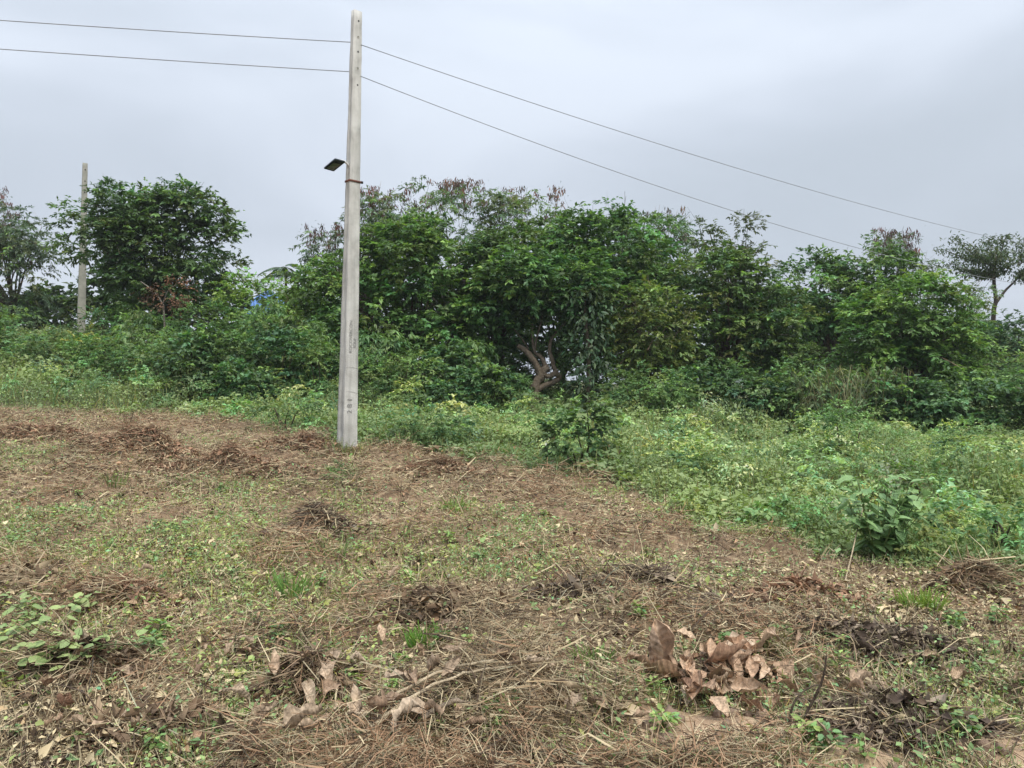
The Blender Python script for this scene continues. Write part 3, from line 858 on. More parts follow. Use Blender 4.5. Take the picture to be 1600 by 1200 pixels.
tree('wood_tree', 'mid green tree beyond the rounded bright tree', 1300, 32.5, 1215, 1420, 375, 540,
     [(1200, 1330, 395, 540), (1290, 1420, 372, 500), (1240, 1400, 410, 540)], 'broad', (0.052, 0.10, 0.037), 130, 0.52, 11, 12, 0.18, 0.075, 0.12, depth=1.8)
t_, _, _ = tree('pod_tree', 'tall thin podded tree rising behind the rounded bright tree', 1390, 34, 1340, 1450, 370, 480, None, 'feather', (0.055, 0.085, 0.045), 26, 0.55, 8, 13, depth=1.2)
pods(t_, [(1360, 1435, 356, 405)], 34, 44, col=(0.085, 0.05, 0.045))
tree('wood_tree', 'rounded bright green tree at the end of the wood', 1410, 26, 1290, 1525, 430, 625,
     [(1330, 1500, 432, 560), (1290, 1420, 460, 590), (1400, 1525, 470, 615), (1310, 1480, 520, 625)], 'broad', (0.055, 0.108, 0.032), 150, 0.45, 12, 13, 0.16, 0.07, 0.16, depth=1.7)
tree('thorny_tree', 'pale feathery small tree between the rounded tree and umbrella tree', 1475, 37, 1425, 1550, 440, 540, None, 'feather', (0.085, 0.125, 0.065), 30, 0.5, 9, 14, depth=1.2)
tree('wood_tree', 'dark blue green tree at the foot of the umbrella tree', 1570, 32, 1510, 1660, 490, 640, None, 'broad', (0.036, 0.070, 0.032), 70, 0.5, 12, 13, 0.17, 0.07, 0.03, depth=1.6)
tree('wood_tree', 'grey green tree beyond the umbrella tree trunk', 1640, 36, 1560, 1720, 470, 600, None, 'broad', (0.05, 0.08, 0.04), 50, 0.5, 11, 12, 0.17, 0.07, 0.05, depth=1.6)

# umbrella tree: forked bare trunk, flat layered boughs
UY = 38.0
ub = at(1550, 560, UY); ub[2] = g1(ub[0], UY)
um = empty('umbrella_tree', ub, 'lone umbrella shaped tree with forked bare trunk and flat dark boughs', 'tree', 'trees of the wood')
a = Acc()
TR = (0.075, 0.062, 0.05)
tube(a, smooth_path([ub - [0, 0, .3], at(1552, 500, UY), at(1556, 470, UY), at(1553, 440, UY), at(1555, 400, UY)], 4), np.linspace(.12, .07, 17), TR, 7)
tube(a, smooth_path([at(1556, 474, UY), at(1570, 455, UY + .2), at(1580, 445, UY + .3), at(1600, 425, UY + .5)], 4), np.linspace(.075, .04, 13), TR, 6)
tips = [(1490, 372, 0), (1470, 388, .4), (1482, 410, -.3), (1510, 420, .2), (1520, 385, -.5), (1545, 372, .3), (1572, 368, 0), (1600, 372, .4), (1630, 380, 0), (1640, 400, .5), (1620, 430, -.3), (1545, 425, .6), (1580, 405, -.4), (1605, 420, .3), (1530, 400, .7), (1560, 392, -.8)]
ac = Acc()
for (tx, ty, dy) in tips:
    T = at(tx, ty, UY + dy * 2)
    S = at(1555 if tx < 1590 else 1590, 430 if ty > 395 else 415, UY)
    m = (S + T) / 2 + [0, 0, -0.12]
    path = smooth_path([S, m, T], 6)
    tube(a, path, np.linspace(.04, .012, len(path)), TR, 5, cap=False)
    k = 300
    ii = rng.integers(4, len(path), k)
    P = path[ii] + rng.normal(0, 0.24, (k, 3)) * [1, 1, .45]
    d = rng.normal(size=(k, 3)) * [1, 1, .5] - [0, 0, .55]
    leaves(ac, P, d, np.array([0, 0, 1.]) + rng.normal(0, .4, (k, 3)), rng.uniform(.14, .26, k), .075, jitter((0.085, 0.115, 0.058), k, .25), .1, .15)
a.build('trunk', M_BARK, um, ub, smooth=True); ac.build('crown', M_LEAF, um, ub)

# twisted trunk tree
TY = 26.0
tb = at(834, 612, TY); tb[2] = g1(tb[0], TY)
tw = empty('twisted_tree', tb, 'tree with thick twisted looping trunk and sawn limb at the weed edge', 'tree', 'trees of the wood')
a = Acc(); BK = (0.16, 0.125, 0.09)
def tp(*q): return [at(x, y, TY + o) for x, y, o in q]
tube(a, smooth_path([tb - [0, 0, .3]] + tp((836, 606, 0), (844, 590, .0), (851, 578, 0), (858, 574, 0))), np.linspace(0.168, 0.120, 17), BK, 12, wob=.10)
tube(a, smooth_path(tp((846, 590, 0), (838, 571, -.05), (828, 556, -.1), (818, 546, -.1), (809, 540, -.15))), np.linspace(0.120, 0.080, 17), BK, 12, wob=.10)
tube(a, smooth_path(tp((852, 582, .05), (850, 566, .1), (843, 556, .15), (836, 551, .2), (832, 530, .3), (831, 490, .4))), np.linspace(0.096, 0.036, 21), BK, 10, wob=.10)
tube(a, smooth_path(tp((845, 583, 0), (858, 588, -.05), (866, 584, .0), (874, 588, .1), (866, 596, .05), (850, 603, 0), (838, 610, 0))), np.linspace(0.088, 0.104, 25), BK, 12, wob=.10)
tube(a, smooth_path(tp((872, 587, .05), (866, 575, .1), (862, 560, .1), (859, 548, .1), (861, 532, .15), (870, 520, .2), (888, 500, .3), (900, 480, .4))), np.linspace(0.080, 0.040, 29), BK, 10, wob=.10)
tube(a, smooth_path(tp((836, 552, .2), (838, 530, .3), (846, 500, .4), (848, 470, .5))), np.linspace(0.040, 0.028, 13), BK, 6)
tube(a, smooth_path(tp((826, 545, .1), (812, 525, .2), (790, 500, .4))), np.linspace(0.024, 0.016, 9), BK, 6)
a.build('trunk', M_BARK, tw, tb, smooth=True)
ac = Acc()
crown_leaves(ac, [(at(850, 440, TY + .3), (2.2, 1.5, 1.1)), (at(800, 460, TY + .5), (1.5, 1.3, 0.9)), (at(905, 455, TY + .4), (1.4, 1.3, 0.9)), (at(855, 500, TY + .9), (1.7, .6, .8)), (at(780, 520, TY + .8), (1.0, .7, .9))], 125, 0.45, 12, 13, 0.17, 0.078, (0.10, 0.185, 0.062), 0.2, zlow=-.9)
ac.build('crown', M_LEAF, tw, tb)

# vine clad stem
VY = 25.4
vb = at(918, 615, VY); vb[2] = g1(vb[0], VY)
vc = empty('vine_clad_stem', vb, 'upright stem wrapped in large hanging dark vine leaves beside the twisted trunk', 'tree', 'trees of the wood')
a = Acc(); tube(a, smooth_path([vb - [0, 0, .2], at(920, 560, VY), at(915, 500, VY), at(912, 440, VY + .2)]), np.linspace(.08, .04, 13), BARK, 7); a.build('trunk', M_BARK, vc, vb, smooth=True)
ac = Acc(); k = 1350
hh = rng.random(k) ** 0.8; ang = rng.uniform(0, 2 * math.pi, k)
rad = (0.45 + 0.45 * np.sin(hh * 3.0) + .5 * fbm(ang * 1.5 + 9, hh * 6, 8, 2)) * rng.uniform(0.25, 1.0, k) * 0.85
zt = at(915, 455, VY)[2]
P = np.c_[vb[0] + rad * np.cos(ang), VY + 0.8 * rad * np.sin(ang), vb[2] + 0.15 + hh * (zt - vb[2])]
d = np.c_[np.cos(ang) * .5, np.sin(ang) * .5, -.8 * np.ones(k)] + rng.normal(0, .5, (k, 3))
leaves(ac, P, d, np.c_[np.cos(ang), np.sin(ang), np.full(k, .6)] + rng.normal(0, .25, (k, 3)), rng.uniform(.11, .28, k), rng.uniform(.06, .12, k), jitter((0.062, 0.108, 0.048), k, .28), .1, .1, True)
ac.build('vine_leaves', M_LEAF, vc, vb)

# a palm-like young tree of long pinnate leaves in the gap
FY = 33.0
fb = at(446, 520, FY); fb[2] = g1(fb[0], FY)
fr = empty('pinnate_tree', fb, 'slim young tree with long drooping comb like leaves against the sky gap', 'tree', 'trees of the wood')
a = Acc(); tube(a, smooth_path([fb, at(447, 470, FY), at(446, 425, FY)]), [.06] * 9, BARK, 6); a.build('trunk', M_BARK, fr, fb)
for ang in np.arange(9) * 2 * math.pi / 9 + 0.2:
    ac = Acc(); s0 = at(446, 420, FY) + [0, 0, rng.uniform(-.35, .15)]
    dirh = np.array([math.cos(ang), math.sin(ang), 0]); tt = np.linspace(0, 1, 16)
    pth = s0 + dirh * (tt * 1.0)[:, None] + np.array([0, 0, 1]) * (0.35 * tt - 0.6 * tt ** 2)[:, None]
    tube(ac, pth, np.linspace(.015, .006, 16), (0.09, 0.13, 0.05), 4)
    side = np.cross(dirh, [0, 0, 1.])
    for sg in (-1, 1):
        leaves(ac, pth[2:], side * sg + dirh * .5 + np.array([0, 0, -.35]), np.tile([0, 0, 1.], (14, 1)), .38, .07, jitter((0.06, 0.105, 0.05), 14), .1, .15)
    ac.build('frond', M_LEAF, fr, fb)

# backdrop of further trees filling the gaps low behind the wood
BACK = [(-40, 44, -140, 70, 440, 560), (60, 42, 0, 130, 455, 560), (330, 40, 260, 400, 450, 560), (520, 38, 450, 600, 430, 590), (620, 37, 540, 700, 400, 600),
        (760, 37, 680, 850, 400, 600), (880, 36.5, 800, 960, 390, 600), (1000, 36, 930, 1080, 410, 600), (1110, 36, 1040, 1180, 430, 610), (1220, 37, 1150, 1290, 450, 620),
        (1320, 37, 1250, 1400, 450, 620), (1430, 38, 1370, 1500, 480, 630), (1520, 42, 1450, 1600, 520, 640), (1660, 44, 1590, 1740, 500, 640), (190, 38, 100, 290, 420, 560)]
BNAMES = ['behind the feathery tree', 'behind the slim pole', 'behind the young trees', 'behind the purple podded tree', 'behind the glossy tree',
          'behind the bright tipped tree', 'behind the twisted trunk', 'behind the vine clad stem', 'behind the olive bushy tree', 'behind the dark olive tree',
          'behind the mid green tree', 'behind the rounded bright tree', 'behind the umbrella tree fork', 'past the umbrella tree', 'behind the broad rounded tree']
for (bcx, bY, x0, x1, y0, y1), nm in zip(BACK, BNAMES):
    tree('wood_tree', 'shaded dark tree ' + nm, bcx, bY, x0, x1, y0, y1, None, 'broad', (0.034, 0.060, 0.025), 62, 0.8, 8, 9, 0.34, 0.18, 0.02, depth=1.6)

# ------------------------------------------------------------------ shrubs at the foot of the wood
SH_LABEL = {
    'broad': ('dark broad leaved shrub', 'broad leaved shrubs'),
    'light': ('light yellowish green bush', 'light green bushes'),
    'droop': ('long leaved drooping shrub', 'drooping shrubs'),
    'fine': ('small leaved dull green bush', 'small leaved bushes'),
}
NICK = [(-40, 'the purple podded tree'), (20, 'the feathery tree'), (130, 'the slim concrete pole'), (240, 'the broad rounded tree'), (335, 'the rim of the broad tree'), (400, 'the light young tree'), (445, 'the comb leaved tree'), (490, 'the thin yellowish tree'),
        (545, 'the lamp pole'), (600, 'the sparse pod tree'), (660, 'the glossy dark tree'), (750, 'the tallest podded crown'), (800, 'the bright tipped tree'), (850, 'the twisted trunk'), (930, 'the vine clad stem'), (1015, 'the olive bushy tree'), (1085, 'the open crowned tree'),
        (1150, 'the dark olive tree'), (1240, 'the dip in the tree line'), (1300, 'the mid green tree'), (1360, 'the reed clumps'), (1410, 'the rounded bright tree'), (1475, 'the pale feathery tree'), (1550, 'the umbrella tree'), (1640, 'the last grey green tree')]
def shrub(px, py, hw, hp, kind, label=None, foot=None, group=None, name='shrub', dens=1.0, Y=None):
    p = hit(px, py) if Y is None else at(px, py, Y)
    if Y is not None: p[2] = g1(p[0], Y)
    s = p[1] / F
    rx, h = hw * s, hp * s
    if label is None:
        nick = NICK[int(np.argmin([abs(q - px) for q, _ in NICK]))][1]
        rel = 'behind the front shrubs below ' if p[1] > 25.2 else 'at the weed edge below '
        label = SH_LABEL[kind][0] + ' ' + rel + nick
        group = SH_LABEL[kind][1]
    root = empty(name, p, label, 'shrub', group)
    ac = Acc()
    ls = min(1.0, .35 + .5 * rx)
    lob = [(p + [0, 0, h * 0.5], (rx * .85, rx * .75, h * .5))]
    n_c = int(np.clip(dens * 25 * rx * max(h, rx), 9, 36)); cr = min(0.42, 0.4 * rx)
    if kind == 'broad':
        cc = crown_leaves(ac, lob, n_c, cr, 9, 11, .15 * ls, .10 * ls, (0.098, 0.175, 0.068), .10, droop=.3, zlow=-.9, spray_len=.25)
    elif kind == 'light':
        cc = crown_leaves(ac, lob, n_c, cr, 9, 13, .12 * ls, .05 * ls, (0.155, 0.25, 0.085), .1, zlow=-.9, spray_len=.28)
    elif kind == 'droop':
        cc = crown_leaves(ac, lob, n_c, cr, 8, 11, .24 * ls, .07 * ls, (0.115, 0.19, 0.067), .12, droop=.9, zlow=-.9, spray_len=.3)
    else:
        cc = crown_leaves(ac, lob, n_c, cr, 11, 15, .085 * ls, .04 * ls, (0.12, 0.20, 0.072), .12, zlow=-.9, spray_len=.25)
    ac.build('foliage', M_LEAF, root, p)
    at_ = Acc()
    for i in range(6):
        T = cc[rng.integers(len(cc))]
        m = (p + T) / 2 + rng.normal(0, .08, 3)
        tube(at_, smooth_path([p - [0, 0, .1], m, T], 3), np.linspace(.022, .008, 7), (0.10, 0.085, 0.055), 5, cap=False)
    at_.build('stem', M_BARK, root, p)
    return root

SHR = [  # px, Y, half width px, height px, kind (stood on the ground at depth Y)
    (20, 28, 60, 70, 'light'), (90, 27, 60, 60, 'fine'), (150, 26, 50, 70, 'light'), (215, 25, 55, 95, 'fine'), (265, 24, 50, 100, 'fine'),
    (300, 22.5, 50, 110, 'broad'), (350, 23, 50, 130, 'broad'), (395, 24, 50, 140, 'fine'), (440, 23, 55, 120, 'broad'), (420, 25.5, 50, 150, 'droop'),
    (470, 24.5, 45, 140, 'droop'), (500, 22.5, 45, 110, 'light'), (330, 26.5, 60, 140, 'fine'), (250, 27.5, 60, 110, 'droop'), (170, 29, 50, 90, 'fine'),
    (385, 21.5, 45, 70, 'broad'), (600, 24.5, 45, 130, 'droop'), (640, 23, 50, 100, 'light'), (575, 22.5, 45, 90, 'fine'), (700, 24, 55, 110, 'broad'), (740, 25, 40, 110, 'droop'),
    (760, 22.8, 50, 80, 'broad'), (680, 21.5, 40, 60, 'broad'), (800, 24.6, 40, 70, 'fine'), (985, 24, 45, 80, 'fine'), (1040, 23.5, 45, 80, 'light'),
    (1090, 24.5, 50, 90, 'broad'), (1140, 24.5, 55, 100, 'fine'), (1190, 24, 45, 70, 'broad'), (1240, 24, 55, 100, 'light'), (1290, 23.5, 55, 90, 'droop'), (1345, 23, 50, 90, 'droop'),
    (1400, 22.5, 60, 90, 'broad'), (1455, 22, 60, 80, 'broad'), (1510, 22.5, 60, 100, 'broad'), (1570, 23, 60, 110, 'fine'), (1630, 22, 60, 100, 'broad'), (1540, 26, 50, 130, 'light'), (1605, 26.5, 50, 130, 'light'),
    (960, 26.2, 40, 110, 'light'), (1255, 26.5, 50, 120, 'fine'), (540, 25.5, 50, 160, 'broad'), (-30, 26, 60, 60, 'light'), (-60, 30, 60, 90, 'fine'), (790, 28, 70, 110, 'fine'), (860, 29, 60, 110, 'fine')] + [(570 + 88 * k, 30.5 + .4 * (k % 3), 62, 105 + 12 * (k % 2), 'fine') for k in range(10)]
for (px, Y, hw, hp, kind) in SHR:
    shrub(px, None, hw, hp, kind, Y=Y, py=None) if False else shrub(px, 600, hw, hp, kind, Y=Y)

# bushes out in the weeds, each with its own look
shrub(905, 742, 52, 110, 'broad', 'vine covered bush with yellowing leaves standing alone in the weeds', name='bush', group='bushes in the weeds')
shrub(1325, 742, 42, 112, 'fine', 'upright bushy green plant in the weeds above the broad leaved bush', name='bush', group='bushes in the weeds', dens=1.6)
shrub(1500, 715, 40, 50, 'fine', 'soft rounded bush in the weeds below the rounded tree', name='bush', group='bushes in the weeds')
shrub(1440, 795, 45, 60, 'light', 'loose yellowish bush beside the broad leaved bush', name='bush', group='bushes in the weeds')
shrub(1560, 880, 60, 70, 'light', 'leafy bush mixed with reddish dead stems at the weed edge', name='bush', group='bushes in the weeds')
shrub(1510, 700, 35, 40, 'fine', 'low dull bush under the last shrubs', name='bush', group='bushes in the weeds')
shrub(670, 700, 70, 55, 'fine', 'low yellowing bush between the lamp pole and the weeds', name='bush', group='bushes in the weeds')
shrub(450, 672, 50, 55, 'fine', 'small round bush left of the lamp pole foot', name='bush', group='bushes in the weeds')
shrub(536, 752, 16, 22, 'fine', 'tiny dark weed bush in the litter below the lamp pole', name='bush', group='bushes in the weeds', dens=3)
shrub(1100, 660, 40, 60, 'light', 'bright green bush at the back of the weeds', name='bush', group='bushes in the weeds')
shrub(800, 640, 50, 55, 'broad', 'dark leafy bush in front of the twisted trunk', name='bush', group='bushes in the weeds')

# dry bush with bare stems in front of the broad tree
dbp = at(262, 500, 27.0)
db_base = dbp.copy(); db_base[2] = g1(dbp[0], 27.0)
db = empty('dry_bush', db_base, 'small half dead bush with pale stem and rusty leaves under the broad tree', 'shrub')
a = Acc()
tube(a, smooth_path([db_base, at(256, 490, 27), at(254, 475, 27), at(240, 455, 27), at(220, 440, 27)]), np.linspace(.04, .015, 17), (0.25, 0.22, 0.18), 6)
tube(a, smooth_path([at(254, 475, 27), at(262, 455, 27), at(275, 445, 27)]), np.linspace(.02, .01, 9), (0.25, 0.22, 0.18), 5)
a.build('stem', M_BARK, db, db_base)
a = Acc(); crown_leaves(a, [(at(268, 462, 27), (.7, .5, .5))], 18, .25, 7, 8, .10, .05, (0.15, 0.085, 0.05), .2, zlow=-.9, young_col=(0.12, 0.13, 0.05)); a.build('foliage', M_DRY, db, db_base)

# ------------------------------------------------------------------ the standing weeds
def sample_view(n_, y0, y1, power=1.0, margin=1.12, left=None):
    """points spread over the ground in front of the camera, denser where it is near"""
    u = rng.random(n_)
    y = y0 * (y1 / y0) ** u if power == 1.0 else y0 + (y1 - y0) * u
    x = rng.uniform(-0.7, 0.7, n_) * y
    side = rng.random(n_) < 0.17                       # the ground goes on beside the frame
    x[side] = rng.choice([-1, 1], side.sum()) * (0.7 * y[side] + 2.2 * rng.random(side.sum()))
    return x, y

def weed_height(x, y):
    h = 0.10 + 0.95 * fbm(x * 0.45, y * 0.45, 21, 3) ** 2.0 + 0.55 * np.maximum(0, fbm(x * 1.4, y * 1.4, 22, 2) - 0.5)
    left = sstep(0, -6, x)
    h = h * (1 + 0.5 * left * sstep(20, 27, y))
    near = sstep(6, 13, y)
    return h * (0.55 + 0.45 * near) * (0.35 + 0.65 * sstep(-0.2, 1.2, y - edge_y(x)))

acc = Acc()
N = 370000
x, y = sample_view(N, 4.6, 40)
keep = rng.random(N) < green_mask(x, y)
x, y = x[keep], y[keep]
keep = (y < 33) | (rng.random(len(x)) < .5); x, y = x[keep], y[keep]
N = len(x)
h = weed_height(x, y)
z = ground(x, y) + h * rng.random(N) ** 0.55
patch = fbm(x * 0.55, y * 0.55, 31, 4); patch2 = fbm(x * 1.7, y * 1.7, 33, 3)
ca = np.array([0.24, 0.345, 0.13]); cb = np.array([0.385, 0.485, 0.185]); cc_ = np.array([0.36, 0.45, 0.24])
w1 = sstep(.38, .62, patch)[:, None]; w2 = sstep(.45, .7, patch2)[:, None]
col = (ca * (1 - w1) + cb * w1) * (1 - .45 * w2) + cc_ * .45 * w2
col = col * jitter((1, 1, 1), N, .2, .08)
yl = rng.random(N) < .012
col[yl] = jitter((0.50, 0.55, 0.28), yl.sum(), .2)
br = rng.random(N) < (.03 * (1 - w1[:, 0]))
col[br] = jitter((0.17, 0.11, 0.06), br.sum(), .25)
size = np.exp(rng.normal(0, .32, N)) * (0.059 + 0.042 * sstep(.5, .75, fbm(x * .7, y * .7, 35, 2))) * (0.62 + 0.5 * sstep(6, 16, y) + .35 * sstep(17, 30, y))
d = np.c_[rng.normal(size=(N, 2)), rng.normal(0, .45, N)]
up = np.array([0, -.12, 1.]) + rng.normal(0, .38, (N, 3))
leaves(acc, np.c_[x, y, z], d, up, size, size * rng.uniform(.45, .8, N), np.clip(col, .005, .6), .12, .12)
# stems and grass blades among the leaves
K = 42000
x, y = sample_view(K, 4.6, 34); keep = rng.random(K) < green_mask(x, y); x, y = x[keep], y[keep]; K = len(x)
h = weed_height(x, y)
tall = fbm(x * 0.6, y * 0.6, 61, 3)
strips(acc, np.c_[x, y, ground(x, y)], np.c_[rng.normal(0, .35, (K, 2)), np.ones(K)], h * rng.uniform(.7, 1.25, K) + .05, .006 + .0006 * y, jitter((0.22, 0.26, 0.11), K, .3, .2), rng.normal(0, .1, K), 2)
# clumps of taller, finer and coarser weeds standing out of the carpet
x, y = sample_view(900, 6.5, 29); keep = rng.random(900) < green_mask(x, y); x, y = x[keep][:260], y[keep][:260]
for xx, yy in zip(x, y):
    r = rng.uniform(.18, .5) * (.7 + .02 * yy); hh = r * rng.uniform(.8, 1.5); c0 = np.array([0.28, 0.39, 0.15]) * np.exp(rng.normal(0, .3)) * [math.exp(rng.normal(0, .12)), 1, math.exp(rng.normal(0, .15))]
    L_ = rng.choice([.035, .05, .065, .085]) * (.75 + .018 * yy)
    zz = g1(xx, yy) + .8 * float(weed_height(np.array([xx]), np.array([yy]))[0])
    crown_leaves(acc, [(np.array([xx, yy, zz]), (r, r, hh))], 6, r * .5, 8, 9, L_, L_ * rng.uniform(.3, .65), c0, .03, (0.40, 0.52, 0.22), zlow=-.3, spray_len=.2, droop=rng.uniform(.1, .7))
weeds = acc.build('weed_cover', M_WEED)
tag(weeds, 'dense pale green carpet of leafy weeds between the cleared field and the wood', 'weeds', kind='stuff')

# ------------------------------------------------------------------ litter on the cleared field
TAN = (0.70, 0.565, 0.345); BRN = (0.39, 0.275, 0.16); RED = (0.45, 0.28, 0.165); DRK = (0.075, 0.052, 0.036); GRY = (0.46, 0.375, 0.235)
def litter_cols(x, y, N):
    p = fbm(x * .9, y * .9, 51, 3) + .25 * (lumps(x, y) - .4); q = fbm(x * 2.1, y * 2.1, 52, 3); lu = lumps(x, y)
    c = np.where((p > .5)[:, None], np.array(RED), np.array(BRN))
    r = rng.random(N)
    c = np.where((r < .42 - .27 * lu)[:, None], np.array(TAN), c)
    c = np.where((r > .80)[:, None], np.array(GRY), c)
    c = np.where(((r > .45) & (r < .62 + .18 * (q < .46)))[:, None], np.array(DRK) * 1.3, c)
    return np.clip(c * jitter((1, 1, 1), N, .38, .09), .01, .75)

acc = Acc()
N = 340000
x, y = sample_view(N, 2.7, 22)
keep = rng.random(N) < (1 - .93 * green_mask(x, y)) * (1 - .95 * soil_mask(x, y)) * (.42 + .58 * lumps(x, y))
x, y = x[keep], y[keep]; N = len(x)
lump = lumps(x, y)
z = ground(x, y) + rng.random(N) ** 1.2 * (.025 + .17 * lump * (.3 + 1.2 * fbm(x * 4, y * 4, 56, 2)))
an0 = fbm(x * 1.1, y * 1.1, 95, 2) * 11
d = np.c_[rng.normal(size=(N, 2)), rng.normal(0, .3, N) + .25 * lump * rng.normal(size=N)]
d[:, :2] += np.c_[np.cos(an0), np.sin(an0)] * (.4 * lump)[:, None]
for sel, sg in ((y < 6.0, 2), (y >= 6.0, 1)):
    k_ = int(sel.sum())
    strips(acc, np.c_[x, y, z][sel], d[sel], rng.gamma(3, .028, k_) + .02, (.0021 + .00042 * y[sel]) * np.exp(rng.normal(0, .35, k_)), litter_cols(x[sel], y[sel], k_), rng.normal(0, .14, k_), sg)
# more of it farther off, where the log spacing above thins out
N = 140000
y = 9 + 13 * rng.random(N) ** .8; x = rng.uniform(-.78, .78, N) * y
keep = rng.random(N) < (1 - .95 * green_mask(x, y)) * (.5 + .5 * lumps(x, y)); x, y = x[keep], y[keep]; N = len(x)
z = ground(x, y) + rng.random(N) ** 1.2 * (.03 + .2 * lumps(x, y) * (.3 + 1.2 * fbm(x * 3, y * 3, 56, 2)))
strips(acc, np.c_[x, y, z], np.c_[rng.normal(size=(N, 2)), rng.normal(0, .4, N)], rng.gamma(3, .04, N) + .03, .0065 * np.exp(rng.normal(0, .35, N)), litter_cols(x, y, N), 0, 1)
# short upright dry stubble
K = 60000
x, y = sample_view(K, 2.7, 22)
keep = rng.random(K) < (1 - .9 * green_mask(x, y)) * (1 - .95 * soil_mask(x, y)) * sstep(.4, .6, fbm(x * .8, y * .8, 58, 3))
x, y = x[keep], y[keep]; K = len(x)
strips(acc, np.c_[x, y, ground(x, y)], np.c_[rng.normal(0, .4, (K, 2)), np.ones(K)], rng.uniform(.03, .12, K), .003 + .0004 * y, litter_cols(x, y, K), rng.normal(0, .12, K), 1)
# crumbled leaf flakes
K = 110000
x, y = sample_view(K, 2.7, 22)
keep = rng.random(K) < (1 - .9 * green_mask(x, y)) * (1 - .95 * soil_mask(x, y)) * (.25 + .75 * sstep(.4, .62, fbm(x * .7, y * .7, 59, 3)))
x, y = x[keep], y[keep]; K = len(x)
s = rng.gamma(3, .009, K) * (.8 + .045 * y) + .006
leaves(acc, np.c_[x, y, ground(x, y) + rng.random(K) * .05], rng.normal(size=(K, 3)) * [1, 1, .4], np.array([0, 0, 1.]) + rng.normal(0, .6, (K, 3)), s, s * rng.uniform(.35, .7, K), np.clip(litter_cols(x, y, K) * 1.2, .01, .75), .25, .25)
lit = acc.build('plant_litter', M_DRY)
tag(lit, 'scattered dry straw, stubble and leaf crumbs covering the cleared field', 'litter', kind='stuff')

# fresh green regrowth between the litter
acc = Acc()
K = 250000
x, y = sample_view(K, 2.7, 22)
gp = sstep(.40, .60, fbm(x * .75 + 3, y * .6, 71, 4)) * (1 - .5 * lumps(x, y))
keep = rng.random(K) < (.17 + .83 * gp) * (.35 + .65 * sstep(3.5, 8, y)) * (1 - .8 * green_mask(x, y)) * (1 - .95 * soil_mask(x, y))
x, y = x[keep], y[keep]; K = len(x)
s = rng.gamma(3, .0062, K) * (.75 + .05 * y) + .006
c = jitter((0.24, 0.34, 0.135), K, .25, .14)
yy = fbm(x * 1.1, y * 1.1, 73, 3) > .54
c[yy] *= [1.25, 1.1, .95]
leaves(acc, np.c_[x, y, ground(x, y) + rng.random(K) ** 1.4 * .10], np.c_[rng.normal(size=(K, 2)), rng.normal(.2, .4, K)], np.array([0, 0, 1.]) + rng.normal(0, .45, (K, 3)), s, s * rng.uniform(.4, .75, K), c, .12, .12)
K = 60000
x, y = sample_view(K, 2.7, 20)
gp = sstep(.46, .64, fbm(x * .75 + 3, y * .6, 71, 4)); keep = rng.random(K) < gp * (1 - .8 * green_mask(x, y)) * (1 - .95 * soil_mask(x, y))
x, y = x[keep], y[keep]; K = len(x)
strips(acc, np.c_[x, y, ground(x, y)], np.c_[rng.normal(0, .45, (K, 2)), np.ones(K)], rng.uniform(.04, .13, K), .003 + .00045 * y, jitter((0.25, 0.30, 0.12), K, .25, .2), rng.normal(0, .15, K), 1)
reg = acc.build('regrowth_cover', M_WEED)
tag(reg, 'thin low green regrowth of grass and seedlings among the dry litter', 'weeds', kind='stuff')

